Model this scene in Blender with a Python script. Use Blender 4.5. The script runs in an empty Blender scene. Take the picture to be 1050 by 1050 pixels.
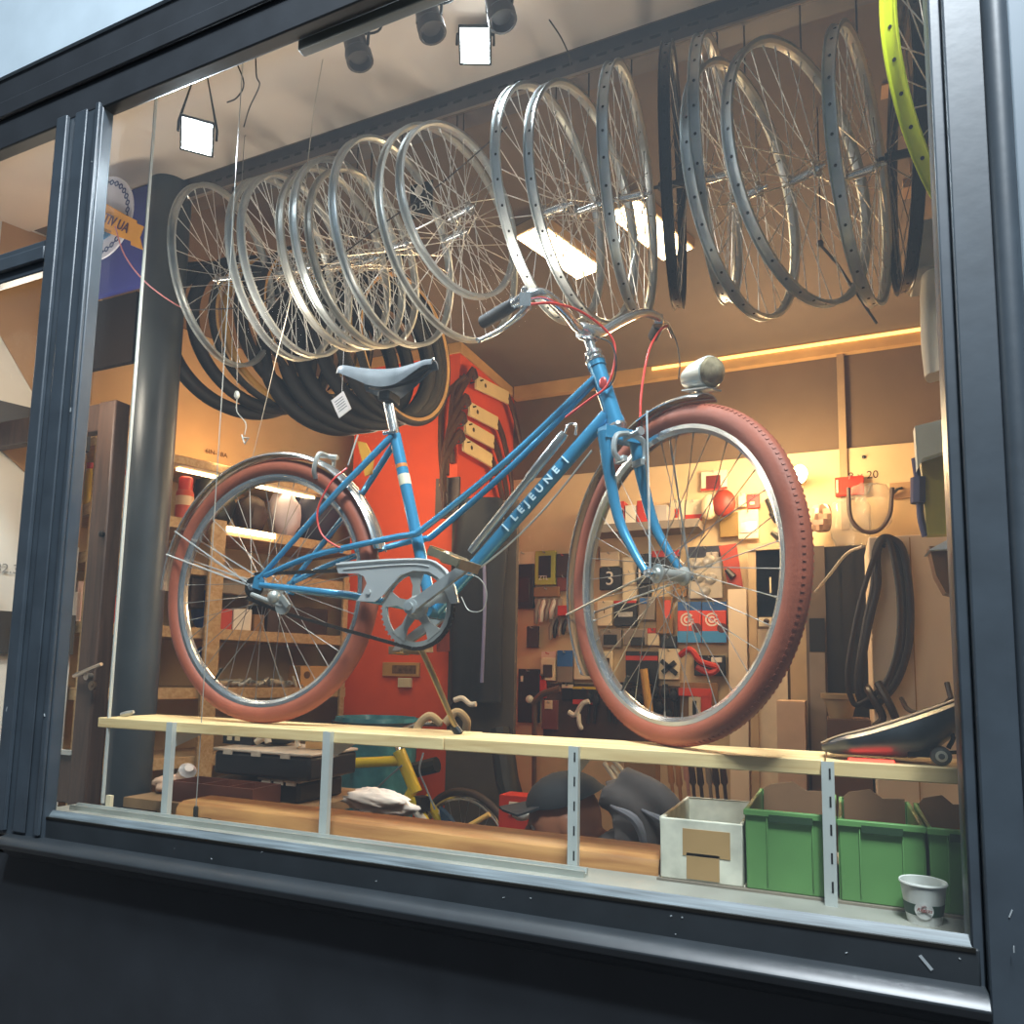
import bpy, bmesh, math, random
from math import pi, sin, cos, radians as rad
from mathutils import Vector as V, Matrix as M, Euler
random.seed(7)
SC = bpy.context.scene
COL = SC.collection
# ---------------------------------------------------------------- camera model
# World: glass of the shop window is the plane y=0, x runs right along the facade,
# z is up with the shop floor at 0.  The camera stands on the pavement at (0,-1.22,1.2).
CAM = V((0, -1.22, 1.2)); FPX = 760.0; PX, PY = 525.0, 607.575
R = M(((0.91607324, 0.4005868, 0.01844007), (0.02640251, -0.1061345, 0.99400119), (0.40014088, -0.91009103, -0.10780347)))
RT = R.transposed()
def ray(px, py): return RT @ V(((px-PX)/FPX, -(py-PY)/FPX, -1))
def at(px, py, y):            # point of the room seen at that pixel, y metres from the camera across the facade
    r = ray(px, py); return CAM + r*(y/r.y)
def atz(px, py, z):           # the same on a horizontal plane (world height z)
    r = ray(px, py); return CAM + r*((z-CAM.z)/r.z)
def C(x, y, z): return V((x, y-1.22, z+1.2))
X_, Y_, Z_ = V((1,0,0)), V((0,1,0)), V((0,0,1))
# ---------------------------------------------------------------- materials
def lin(c): return tuple(((v/12.92) if v <= .04045 else ((v+.055)/1.055)**2.4) for v in c)
def srgb(h): return lin(tuple(int(h[i:i+2],16)/255 for i in (0,2,4)))
MATS = {}
def mat(name, col, rough=.5, metal=0., var=.12, scale=8., bump=0., bscale=60., emit=None, strength=0., spec=.5, alpha=None, coat=0., stretch=None):
    if name in MATS: return MATS[name]
    if isinstance(col, str): col = srgb(col)
    m = bpy.data.materials.new(name); m.use_nodes = True
    nt = m.node_tree; b = nt.nodes['Principled BSDF']
    tc = nt.nodes.new('ShaderNodeTexCoord'); src = tc.outputs['Object']
    if stretch:
        mp = nt.nodes.new('ShaderNodeMapping'); mp.inputs['Scale'].default_value = stretch
        nt.links.new(src, mp.inputs['Vector']); src = mp.outputs['Vector']
    nz = nt.nodes.new('ShaderNodeTexNoise'); nz.inputs['Scale'].default_value = scale; nz.inputs['Detail'].default_value = 4
    nt.links.new(src, nz.inputs['Vector'])
    rp = nt.nodes.new('ShaderNodeValToRGB'); cr = rp.color_ramp
    cr.elements[0].position = .3; cr.elements[1].position = .7
    cr.elements[0].color = tuple(max(0,v*(1-var)) for v in col)+(1,)
    cr.elements[1].color = tuple(min(1,v*(1+var)) for v in col)+(1,)
    nt.links.new(nz.outputs['Fac'], rp.inputs['Fac']); nt.links.new(rp.outputs['Color'], b.inputs['Base Color'])
    b.inputs['Roughness'].default_value = rough; b.inputs['Metallic'].default_value = metal
    b.inputs['Specular IOR Level'].default_value = spec
    if coat: b.inputs['Coat Weight'].default_value = coat; b.inputs['Coat Roughness'].default_value = .08
    if bump:
        n2 = nt.nodes.new('ShaderNodeTexNoise'); n2.inputs['Scale'].default_value = bscale; n2.inputs['Detail'].default_value = 3
        nt.links.new(src, n2.inputs['Vector'])
        bp = nt.nodes.new('ShaderNodeBump'); bp.inputs['Strength'].default_value = bump; bp.inputs['Distance'].default_value = .004
        nt.links.new(n2.outputs['Fac'], bp.inputs['Height']); nt.links.new(bp.outputs['Normal'], b.inputs['Normal'])
    if emit:
        b.inputs['Emission Color'].default_value = tuple(emit)+(1,); b.inputs['Emission Strength'].default_value = strength
    if alpha is not None: b.inputs['Alpha'].default_value = alpha
    MATS[name] = m; return m
def wood(name, c1, c2, rough=.5, axis=(1,14,14), scale=4.):
    if name in MATS: return MATS[name]
    m = mat(name, c1, rough=rough); nt = m.node_tree; b = nt.nodes['Principled BSDF']
    tc = nt.nodes['Texture Coordinate']; mp = nt.nodes.new('ShaderNodeMapping'); mp.inputs['Scale'].default_value = axis
    nt.links.new(tc.outputs['Object'], mp.inputs['Vector'])
    nz = nt.nodes.new('ShaderNodeTexNoise'); nz.inputs['Scale'].default_value = scale; nz.inputs['Detail'].default_value = 6; nz.inputs['Distortion'].default_value = .8
    nt.links.new(mp.outputs['Vector'], nz.inputs['Vector'])
    rp = nt.nodes.new('ShaderNodeValToRGB'); rp.color_ramp.elements[0].position = .35; rp.color_ramp.elements[1].position = .65
    rp.color_ramp.elements[0].color = srgb(c1)+(1,); rp.color_ramp.elements[1].color = srgb(c2)+(1,)
    nt.links.new(nz.outputs['Fac'], rp.inputs['Fac']); nt.links.new(rp.outputs['Color'], b.inputs['Base Color'])
    return m
def glassy(name, tint=(1,1,1), ior=1.45, rough=.0, haze=0., hazecol=(.8,.9,1)):
    # thin clear sheet: see-through with Fresnel reflections
    m = bpy.data.materials.new(name); m.use_nodes = True; nt = m.node_tree; nt.nodes.clear()
    o = nt.nodes.new('ShaderNodeOutputMaterial'); mx = nt.nodes.new('ShaderNodeMixShader')
    t = nt.nodes.new('ShaderNodeBsdfTransparent'); t.inputs['Color'].default_value = tuple(tint)+(1,)
    g = nt.nodes.new('ShaderNodeBsdfGlossy'); g.inputs['Roughness'].default_value = rough
    lw = nt.nodes.new('ShaderNodeLayerWeight'); lw.inputs['Blend'].default_value = .5   # Schlick reflectance, same from both faces
    pw = nt.nodes.new('ShaderNodeMath'); pw.operation = 'POWER'; pw.inputs[1].default_value = 5; nt.links.new(lw.outputs['Facing'], pw.inputs[0])
    f = nt.nodes.new('ShaderNodeMath'); f.operation = 'MULTIPLY_ADD'; f0 = ((ior-1)/(ior+1))**2; f.inputs[1].default_value = 1-f0; f.inputs[2].default_value = f0
    nt.links.new(pw.outputs[0], f.inputs[0])
    nt.links.new(f.outputs[0], mx.inputs[0]); nt.links.new(t.outputs[0], mx.inputs[1]); nt.links.new(g.outputs[0], mx.inputs[2])
    last = mx
    if haze:
        d = nt.nodes.new('ShaderNodeBsdfDiffuse'); d.inputs['Color'].default_value = tuple(hazecol)+(1,)
        m2 = nt.nodes.new('ShaderNodeMixShader'); m2.inputs[0].default_value = haze
        nt.links.new(mx.outputs[0], m2.inputs[1]); nt.links.new(d.outputs[0], m2.inputs[2]); last = m2
    nt.links.new(last.outputs[0], o.inputs['Surface']); MATS[name] = m; return m
# ---------------------------------------------------------------- mesh builder
def frame(t):
    t = t.normalized(); a = Z_ if abs(t.z) < .9 else X_
    u = t.cross(a).normalized(); return u, t.cross(u).normalized()
class MB:
    def __init__(s): s.v=[]; s.f=[]; s.m=[]
    def add(s, vs, fs, mi=0):
        n=len(s.v); s.v += [V(p) for p in vs]; s.f += [tuple(i+n for i in f) for f in fs]; s.m += [mi]*len(fs); return s
    def box(s, c, size, rz=0., mi=0, mtx=None):
        hx,hy,hz=[q/2 for q in size]; Rm = mtx if mtx is not None else M.Rotation(rz,3,'Z'); c=V(c)
        vs=[c+Rm@V((x,y,z)) for z in(-hz,hz) for y in(-hy,hy) for x in(-hx,hx)]
        return s.add(vs,[(0,2,3,1),(4,5,7,6),(0,1,5,4),(2,6,7,3),(0,4,6,2),(1,3,7,5)],mi)
    def span(s, a, b, mi=0):     # box between two corners
        a,b=V(a),V(b); return s.box((a+b)/2,[abs(a[i]-b[i]) for i in range(3)],0,mi)
    def prism(s, pts, off, mi=0):
        pts=[V(p) for p in pts]; off=V(off); n=len(pts)
        s.add(pts+[p+off for p in pts],[tuple(range(n))[::-1],tuple(range(n,2*n))]+[(i,(i+1)%n,(i+1)%n+n,i+n) for i in range(n)],mi); return s
    def tube(s, pts, r, n=8, closed=False, mi=0, flat=None, caps=True):
        pts=[V(p) for p in pts]; k=len(pts); rs=r if isinstance(r,(list,tuple)) else [r]*k
        vs=[];u=None
        for i,p in enumerate(pts):
            if closed: t=pts[(i+1)%k]-pts[i-1]
            else: t=pts[min(i+1,k-1)]-pts[max(i-1,0)]
            if t.length<1e-9: t=Z_.copy()
            t.normalize()
            if u is None: u,w=frame(t)
            else:
                u=u-t*u.dot(t)
                if u.length<1e-6: u,_=frame(t)
                u.normalize(); w=t.cross(u)
            for j in range(n):
                a=2*pi*j/n; q=u*cos(a)+w*sin(a)
                if flat: q=q-flat[0]*q.dot(flat[0])*(1-flat[1])
                vs.append(p+q*rs[i])
        fs=[]
        for i in range(k if closed else k-1):
            i2=(i+1)%k
            for j in range(n): fs.append((i*n+j,i*n+(j+1)%n,i2*n+(j+1)%n,i2*n+j))
        if not closed and caps: fs+= [tuple(range(n))[::-1],tuple((k-1)*n+j for j in range(n))]
        return s.add(vs,fs,mi)
    def lathe(s, o, axis, prof, n=20, mi=0):      # prof: (radius, height) pairs
        o=V(o); ax=V(axis).normalized(); u,w=frame(ax); vs=[];fs=[]
        for r,h in prof:
            for j in range(n):
                a=2*pi*j/n; vs.append(o+ax*h+(u*cos(a)+w*sin(a))*max(r,1e-5))
        for i in range(len(prof)-1):
            for j in range(n): fs.append((i*n+j,i*n+(j+1)%n,(i+1)*n+(j+1)%n,(i+1)*n+j))
        fs+=[tuple(range(n))[::-1],tuple((len(prof)-1)*n+j for j in range(n))]
        return s.add(vs,fs,mi)
    def ring(s, c, u, w, prof, a0=0., a1=2*pi, n=64, mi=0, mis=None):   # sweep closed profile (radius, across) round c in plane u,w
        c,u,w=V(c),V(u).normalized(),V(w).normalized(); nn=u.cross(w); full=abs(a1-a0-2*pi)<1e-6; k=len(prof); vs=[]
        cnt=n if full else n+1
        for i in range(cnt):
            a=a0+(a1-a0)*i/n; d=u*cos(a)+w*sin(a)
            vs+=[c+d*r+nn*h for r,h in prof]
        fs=[];ms=[]
        for i in range(n):
            i2=(i+1)%cnt
            for j in range(k):
                fs.append((i*k+j,i2*k+j,i2*k+(j+1)%k,i*k+(j+1)%k)); ms.append(mis[j] if mis else mi)
        if not full: fs+=[tuple(range(k)),tuple(n*k+j for j in range(k))[::-1]]; ms+=[mi,mi]
        nb=len(s.v); s.v+=vs; s.f+=[tuple(q+nb for q in f) for f in fs]; s.m+=ms; return s
    def ball(s, c, r, n=12, mi=0, mtx=None):
        c=V(c); rr=V(r) if not isinstance(r,(int,float)) else V((r,r,r)); vs=[];fs=[]; h=n//2
        for i in range(h+1):
            t=pi*i/h
            for j in range(n):
                p=2*pi*j/n; q=V((sin(t)*cos(p)*rr.x,sin(t)*sin(p)*rr.y,cos(t)*rr.z)); vs.append(c+(mtx@q if mtx is not None else q))
        for i in range(h):
            for j in range(n): fs.append((i*n+j,(i+1)*n+j,(i+1)*n+(j+1)%n,i*n+(j+1)%n))
        return s.add(vs,fs,mi)
    def xf(s, mtx): s.v=[mtx@p for p in s.v]; return s
    def center(s):
        lo=V([min(p[i] for p in s.v) for i in range(3)]); hi=V([max(p[i] for p in s.v) for i in range(3)])
        return V(((lo.x+hi.x)/2,(lo.y+hi.y)/2,lo.z))
def mesh_of(name, mb, mats, origin=V((0,0,0)), sharp=35):
    me=bpy.data.meshes.new(name); me.from_pydata([tuple(p-origin) for p in mb.v],[],mb.f)
    if not isinstance(mats,(list,tuple)): mats=[mats]
    for q in mats: me.materials.append(q)
    me.polygons.foreach_set('material_index',[min(i,len(mats)-1) for i in mb.m])
    bm=bmesh.new(); bm.from_mesh(me); bmesh.ops.remove_doubles(bm,verts=bm.verts,dist=1e-6); bmesh.ops.recalc_face_normals(bm,faces=bm.faces); bm.to_mesh(me); bm.free()
    me.polygons.foreach_set('use_smooth',[True]*len(me.polygons)); me.set_sharp_from_angle(angle=rad(sharp)); me.update(); return me
ORG={}
def tag(o,label=None,cat=None,group=None,kind=None):
    if label: o['label']=label
    if cat: o['category']=cat
    if group: o['group']=group
    if kind: o['kind']=kind
    return o
def thing(name,label,cat,base,group=None,rz=0.):
    o=bpy.data.objects.new(name,None); COL.objects.link(o); o.empty_display_size=.05; o.location=V(base); o.rotation_euler=(0,0,rz)
    ORG[o]=V(base); return tag(o,label,cat,group)
def part(name,mb,mats,parent,label=None,bevel=0.,sharp=35):        # world-coordinate geometry put under its thing
    org=ORG[parent]; o=bpy.data.objects.new(name,mesh_of(name,mb,mats,org,sharp)); COL.objects.link(o); o.parent=parent; ORG[o]=org
    if label: o['label']=label
    if bevel: bv(o,bevel)
    return o
def loc_part(name,me,parent,loc=(0,0,0),rot=(0,0,0),label=None):  # local-coordinate mesh under its thing
    o=bpy.data.objects.new(name,me); COL.objects.link(o); o.parent=parent; o.location=loc; o.rotation_euler=rot
    if label: o['label']=label
    return o
def bv(o,w,seg=2):
    b=o.modifiers.new('bevel','BEVEL'); b.width=w; b.segments=seg; b.limit_method='ANGLE'; b.angle_limit=rad(40); b.harden_normals=False
def solo(name,mb,mats,label,cat,group=None,bevel=0.,sharp=35):
    b=mb.center(); o=bpy.data.objects.new(name,mesh_of(name,mb,mats,b,sharp)); COL.objects.link(o); o.location=b; ORG[o]=b
    if bevel: bv(o,bevel)
    return tag(o,label,cat,group)
def struct(name,mb,mats,parent=None,bevel=0.):
    if parent is not None: return part(name,mb,mats,parent,bevel=bevel)
    b=mb.center(); o=bpy.data.objects.new(name,mesh_of(name,mb,mats,b)); COL.objects.link(o); o.location=b; ORG[o]=b; o['kind']='structure'
    if bevel: bv(o,bevel)
    return o
def text_mesh(txt,size,ext=.0006,spacing=1.,shear=0.,bold=0.):
    cu=bpy.data.curves.new('lettering','FONT'); cu.body=txt; cu.size=size; cu.extrude=ext; cu.align_x='CENTER'; cu.align_y='CENTER'; cu.space_character=spacing; cu.shear=shear; cu.offset=bold
    o=bpy.data.objects.new('lettering',cu); COL.objects.link(o); dg=bpy.context.evaluated_depsgraph_get()
    me=bpy.data.meshes.new_from_object(o.evaluated_get(dg)); bpy.data.objects.remove(o); me.materials.clear(); return me
def text_part(name,txt,size,mtl,parent,pos,right,up,label=None,**k):   # lettering lying flat on a surface; right/up span the surface
    me=text_mesh(txt,size,**k); right=V(right).normalized(); up=V(up).normalized(); nn=right.cross(up)
    if k.get('mirror'): pass
    mt=M.Translation(V(pos)-ORG[parent])@M((right,up,nn)).transposed().to_4x4()
    me.transform(mt); me.materials.append(mtl)
    o=bpy.data.objects.new(name,me); COL.objects.link(o); o.parent=parent; ORG[o]=ORG[parent]
    if label: o['label']=label
    return o
def spline(pts,k=6,closed=False):
    pts=[V(p) for p in pts]; n=len(pts); out=[]
    for i in range(n if closed else n-1):
        p1,p2=pts[i],pts[(i+1)%n]; p0=pts[i-1] if (closed or i>0) else p1*2-p2; p3=pts[(i+2)%n] if (closed or i+2<n) else p2*2-p1
        for j in range(k):
            t=j/k; out.append(.5*((2*p1)+(p2-p0)*t+(2*p0-5*p1+4*p2-p3)*t*t+(3*p1-p0-3*p2+p3)*t**3))
    if not closed: out.append(pts[-1])
    return out
# ---------------------------------------------------------------- palette
NAVY   = mat('navy_gloss_paint','363f47',rough=.42,var=.14,scale=14,bump=.08,bscale=30,spec=.6)
CHARC  = mat('charcoal_gloss_paint','262b2f',rough=.4,var=.14,scale=14,bump=.08,bscale=30,spec=.55)
NAVYD  = mat('black_navy_panel','23272c',rough=.55,var=.15,scale=10,bump=.05)
FASCIA = mat('pale_fascia','a9b8c2',rough=.6,var=.06)
WALLR  = mat('slate_wall_paint','5b6872',rough=.6,var=.08,scale=5)
WORN   = mat('worn_sill_paint','5a6468',rough=.55,var=.5,scale=7,stretch=(1,30,30))
CHIP   = mat('chipped_white','8e9598',rough=.7)
BLUE   = mat('blue_metallic_enamel','3f8db5',rough=.25,metal=.3,var=.06,coat=.6)
CHROME = mat('chrome','d6d8d8',rough=.2,metal=.9,var=.06)
ALU    = mat('brushed_aluminium','b6bbbb',rough=.34,metal=.6,var=.08,scale=30)
ALUD   = mat('dull_aluminium','b0b0aa',rough=.42,metal=.6,var=.12,scale=20)
DSTEEL = mat('dark_steel','3a3835',rough=.45,metal=.8,var=.2)
TYRE   = mat('brick_red_rubber','934a31',rough=.62,var=.1,scale=18,bump=.15,bscale=120)
BLACK  = mat('black_plastic','14130f',rough=.45,var=.2)
RUBBER = mat('black_rubber','1d1815',rough=.6,var=.25,scale=20)
TANW   = mat('tan_sidewall','b48a52',rough=.6,var=.12)
PINE   = wood('pine_plank','cfae78','e6cd97',.55)
LEDGE  = wood('varnished_ledge','96653a','b98850',.4,axis=(1,10,10))
DKWOOD = wood('dark_door_wood','3c2a20','523a2c',.5,axis=(12,12,1))
GALV   = mat('pale_grey_steel','c3c8c4',rough=.45,metal=.25,var=.06)
CREAM  = mat('cream_wall','d2b68e',rough=.8,var=.05)
CREAMP = mat('cream_panel','ecd6ba',rough=.6,var=.04)
BROWNW = mat('taupe_wall','6b5744',rough=.8,var=.06)
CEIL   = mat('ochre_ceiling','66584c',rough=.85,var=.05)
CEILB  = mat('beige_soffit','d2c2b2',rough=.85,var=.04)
ORANGE = mat('orange_wall','e0501c',rough=.7,var=.05)
WHITE  = mat('white_card','e4ddd0',rough=.6,var=.04)
REDP   = mat('red_plastic','c23018',rough=.45,var=.08)
REDC   = mat('red_cable','c9362a',rough=.4,var=.05)
DBROWN = mat('dark_brown','3b261c',rough=.6,var=.2)
GREEN  = mat('green_plastic','5c8a4c',rough=.5,var=.08,scale=12)
SHELFW = wood('shelf_wood','b08a5c','c8a677',.6,axis=(2,14,14))
TAPE   = mat('brown_tape','a8875a',rough=.35,var=.1)
# ================================================================ THE SETTING
GLASS = glassy('window_glass',(.97,.985,.98),1.36,haze=.012)
CLEAR = glassy('clear_plastic',(.93,.92,.9),1.4,rough=.08,haze=.12,hazecol=(.8,.78,.75))
DL = V((.311,.950,0)).normalized(); DN = V((.950,-.311,0)).normalized()   # the left wall runs askew to the facade
# pavement outside and shop floor inside
struct('pavement',MB().span((-6,-6,-.12),(6,0,0)),mat('asphalt','4b4a4c',rough=.9,bump=.4))
struct('floor',MB().span((-4.2,0,-.12),(2,3.3,0)),wood('floor_boards','3d2c20','55402e',.5,axis=(1,10,1)))
# lower panel of the shop front
st=struct('wall_front',MB().span((-2.6,-.005,0),(.2,.16,.74)),NAVYD)
sill=[(.03,.795),(-.03,.795),(-.047,.790),(-.056,.779),(-.052,.766),(-.036,.760),(-.030,.752),(-.012,.738),(.03,.738)]
mo=MB(); mo.prism([V((-1.835,y,z)) for y,z in sill],V((2.005,0,0)))
struct('trim_1',mo,CHARC,bevel=.002)
# main window: bottom rail, beads, posts, pane
w1=thing('window_1','big shop window in navy painted frame with the blue bicycle behind it','window',(-.8,0,.795)); w1['kind']='structure'
for k in ('label','category'): del w1[k]
part('bottom_rail',MB().span((-1.905,-.012,.785),(.165,.05,.842)),CHARC,w1,bevel=.003)
bd=MB(); bd.prism([V((-1.745,y,z)) for y,z in [(-.008,.842),(-.004,.848),(.003,.856),(.003,.842)]],V((1.905,0,0)))
bd.span((-1.745,-.0135,.8375),(.16,-.008,.8425),1)  # black strip painted in for the shadow line of the groove
part('glazing_bead',bd,[WORN,BLACK],w1)
ch=MB(); rc_=random.Random(21)
for i in range(26):
    k=rc_.random()
    if k<.45: c=V((rc_.uniform(-1.9,.15),-.0125,rc_.uniform(.80,.835))); s=(rc_.uniform(.001,.005),.001,rc_.uniform(.0008,.002))
    elif k<.75: c=V((rc_.choice((-1.87,-1.80,-1.73,.20,.212)),-.0315 if c.x<0 else -.0225,rc_.uniform(.85,2.5))); s=(rc_.uniform(.001,.003),.0015,rc_.uniform(.003,.012))
    else: c=V((rc_.uniform(-1.9,.15),-.0055,rc_.uniform(.3,.72))); s=(rc_.uniform(.001,.0025),.001,rc_.uniform(.001,.0025))
    ch.box(c,s,mtx=M.Rotation(rc_.uniform(-.6,.6),3,'Y'))
ch.box((.10,-.0125,.815),(.004,.001,.022),mtx=M.Rotation(-.7,3,'Y'))
part('paint_chips',ch,CHIP,w1)
ps=MB(); ps.span((-1.905,-.02,.79),(-1.72,.012,2.66)); ps.span((-1.885,-.032,.80),(-1.845,-.02,2.66)); ps.span((-1.82,-.026,.80),(-1.775,-.02,2.66)); ps.span((-1.737,-.03,.80),(-1.722,-.02,2.66))
part('left_post',ps,NAVY,w1,bevel=.004)
ps=MB(); ps.span((.155,-.008,.79),(.172,.05,2.66)); ps.span((.172,-.022,0),(.225,.11,3.2)); ps.lathe((.238,-.022,0),(0,0,1),[(.017,0),(.017,3.3)],20)
part('right_post',ps,NAVY,w1,bevel=.003)
part('pane',MB().span((-1.73,.004,.845),(.168,.010,2.66)),GLASS,w1)
# head beam and pale fascia
bm_=MB(); bm_.span((-2.9,-.02,2.65),(1.2,.014,2.96)); bm_.span((-2.9,-.030,2.74),(1.2,-.02,2.79))
struct('trim_2',bm_,NAVYD,bevel=.004)
struct('wall_fascia',MB().span((-2.9,-.028,2.873),(1.4,.014,3.7)),FASCIA)
# slate pilaster to the right
pl=MB(); pl.span((.252,-.03,0),(1.6,.2,3.6)); pl.span((.315,-.045,.2),(1.5,-.03,2.25))
struct('wall_right_pilaster',pl,WALLR,bevel=.004)
# neighbouring window on the left: transom, bottom rail, pane
w2=thing('window_2','x','x',(-2.3,0,.79)); w2['kind']='structure'
for k in ('label','category'): del w2[k]
tr=MB(); tr.span((-2.75,-.015,2.242),(-1.9,.012,2.330)); tr.span((-2.75,-.026,2.268),(-1.9,-.015,2.306))
part('transom',tr,NAVY,w2,bevel=.003)
part('bottom_rail',MB().span((-2.75,-.012,.76),(-1.9,.1,.86)),NAVY,w2,bevel=.003)
part('pane',MB().span((-2.75,.004,.85),(-1.9,.010,2.66)),GLASS,w2)
# interior shell
BW=2.85
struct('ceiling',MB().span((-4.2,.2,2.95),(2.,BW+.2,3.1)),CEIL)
struct('wall_back',MB().span((-4.2,BW,0),(2.,BW+.15,2.95)),BROWNW)
# paler lower panelling of the back wall, with its joint
lp=MB(); lp.span((-1.86,BW-.02,0),(1.2,BW,2.37))
struct('wall_lower_panel',lp,CREAM)
struct('trim_3',MB().span((.035,BW-.035,1.95),(.07,BW-.012,2.93)),mat('joint_strip','9c8264',rough=.7))
struct('trim_4',MB().span((-1.78,BW-.05,2.87),(1.2,BW-.005,2.95)),mat('tan_cornice','c39a63',rough=.7))
struct('wall_right',MB().span((.78,.25,0),(.9,BW,2.95)),CREAM)
# dark grey panel left of the tool wall
# left wall, askew
a0=C(-2.43,3.3,-1.2)-DN*.42
q=MB(); q.prism([a0-DL*2.6,a0+DL*1.6,a0+DL*1.6-DN*.12,a0-DL*2.6-DN*.12],V((0,0,2.95)))
struct('wall_left',q,mat('left_wall','cdb28a',rough=.8,var=.05))
# soffit over the display, beyond the slotted rail the ceiling carries on
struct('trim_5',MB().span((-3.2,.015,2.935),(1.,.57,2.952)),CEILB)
# orange pillar
op=MB(); op.span((-2.46,2.13,0),(-1.80,BW,2.95))
struct('wall_pillar',op,ORANGE)
struct('trim_6',MB().span((-2.47,2.12,2.89),(-1.79,BW,2.948)),mat('tan_cornice','c39a63'))
# round steel column inside the window
cc=at(149,560,1.80)
co=MB(); co.lathe((cc.x,cc.y,.0),(0,0,1),[(.0715,0),(.0715,2.948)],40)
struct('steel_column',co,mat('grey_column_paint','3a3f42',rough=.42,metal=.1,var=.18,scale=7))
e0=at(107,800,1.40)
struct('trim_7',MB().span((e0.x-.002,e0.y-.004,.84),(e0.x+.002,e0.y+.004,2.936)),GALV)
# floor of the display
ds=MB(); ds.span((-1.9,.10,.78),(.5,.21,.826)); 
struct('window_board',ds,mat('grey_board','8c8a80',rough=.6,var=.2))
# side partition seen through the left-hand window: pale panels between dark rails
p0=C(-2.86,2.0,0); 
pt=thing('side_partition','x','x',(p0.x,p0.y,0)); pt['kind']='structure'
for k in('label','category'): del pt[k]
def slab(t0,t1,z0,z1,d0,d1):
    a=p0+DL*t0; b=p0+DL*t1; m=MB()
    m.prism([V((a.x,a.y,z0))+DN*d0,V((b.x,b.y,z0))+DN*d0,V((b.x,b.y,z0))+DN*d1,V((a.x,a.y,z0))+DN*d1],V((0,0,z1-z0))); return m
PAPER=mat('white_paper_panel','d9d2c6',rough=.8,var=.03); SHADOWB=mat('brown_shadow_paint','a9825a',rough=.8,var=.05); RAILD=mat('dark_rail','383430',rough=.5)
part('panel',slab(-1.1,.05,0,2.95,-.03,-.02),PAPER,pt)
for z0,z1 in ((2.085,2.21),(1.24,1.40)): part('rail',slab(-1.1,.05,z0,z1,-.02,.01),RAILD,pt)
def tri(*ps):
    m=MB(); pts=[]
    for t,z in ps: c=p0+DL*t; pts.append(V((c.x,c.y,z))-DN*.0195)
    m.prism(pts,DN*.004); return m
part('painted_shadow',tri((-.32,2.94),(.05,2.94),(.05,2.215),(-.12,2.215),(-.32,2.52)),SHADOWB,pt)  # brown sheets stand in for diagonal shadows cast across the pale panels
part('painted_shadow',tri((-.32,2.08),(.05,2.08),(.05,1.68),(-.15,1.94)),SHADOWB,pt)
def on_part(px,py):
    r=ray(px,py); k=(p0-CAM).dot(DN)/r.dot(DN); return CAM+r*k
text_part('number','82.3',.05,mat('grey_ink','8f8a84',rough=.8),pt,on_part(8,583)+DN*.004-DN*.016,DL,Z_)
# brown glazed door standing behind the post
dr=thing('door_1','x','x',C(-2.35,1.75,-1.2)); dr['kind']='structure'
for k in('label','category'): del dr[k]
d0=at(104,600,1.75); d1=d0-DL*.0
sm=MB(); sm.span((d0.x-.045,d0.y-.03,.02),(d0.x+.04,d0.y+.03,2.12))
part('stile',sm,DKWOOD,dr,bevel=.006)
part('bottom_rail',MB().span((d0.x-.55,d0.y-.02,.74),(d0.x-.045,d0.y+.02,.90)),DKWOOD,dr,bevel=.004)
part('top_rail',MB().span((d0.x-.75,d0.y-.02,2.02),(d0.x-.045,d0.y+.02,2.12)),DKWOOD,dr,bevel=.004)
part('ledge_strip',MB().span((d0.x-.55,d0.y-.035,.90),(d0.x-.045,d0.y-.02,.915)),mat('grey_strip','a8a39a',rough=.5),dr)
hl=at(88,692,1.70); lv=MB(); lv.tube([at(76,693,1.70),at(88,688,1.68),at(104,681,1.67)],[.007,.008,.006],8); lv.lathe(hl+V((.0,.0,-.005)),(0,1,0),[(.012,0),(.012,.03)],12)
part('lever_handle',lv,mat('satin_nickel','b9a999',rough=.3,metal=.9),dr)
lk=MB(); lk.lathe(at(96,703,1.70),(0,-1,0),[(.016,0),(.016,.008),(.006,.008),(.006,.012)],14)
part('lock',lk,mat('worn_brass','8a7058',rough=.4,metal=.8),dr)
kb=MB(); kb.lathe(at(106,548,1.715),(0,-1,0),[(.010,0),(.011,.012),(.004,.016)],12)
part('knob',kb,DSTEEL,dr)
# ================================================================ WHEELS
BIKER=.34
def spoke_mesh(R0,r0,half,sgn,lace,mtl,th=.0013):
    # spoke in the wheel plane (local x,z; axle along y): leaves the flange tangentially and reaches the rim at +x
    m=MB(); a=lace*1.05
    p0=V((r0*cos(a),sgn*half,r0*sin(a))); p1=V((R0,0,0)); m.tube([p0,p1],th,5)
    e=(p1-p0).normalized(); m.tube([p1-e*.014,p1],th*1.7,6)
    return mesh_of('spoke',m,mtl)
def hub_mb(hw=.034,fr=.02,sr=.011,axle=.055):
    m=MB(); m.lathe((0,-axle,0),(0,1,0),[(.0045,0),(.0045,axle-hw-.008),(.010,axle-hw-.008),(.012,axle-hw-.002),(fr,axle-hw-.002),(fr,axle-hw+.002),(sr,axle-hw+.006),(sr*.92,axle),(sr,axle+hw-.006),(fr,axle+hw-.002),(fr,axle+hw+.002),(.012,axle+hw+.002),(.010,axle+hw+.008),(.0045,axle+hw+.008),(.0045,axle*2)],20); return m
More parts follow.
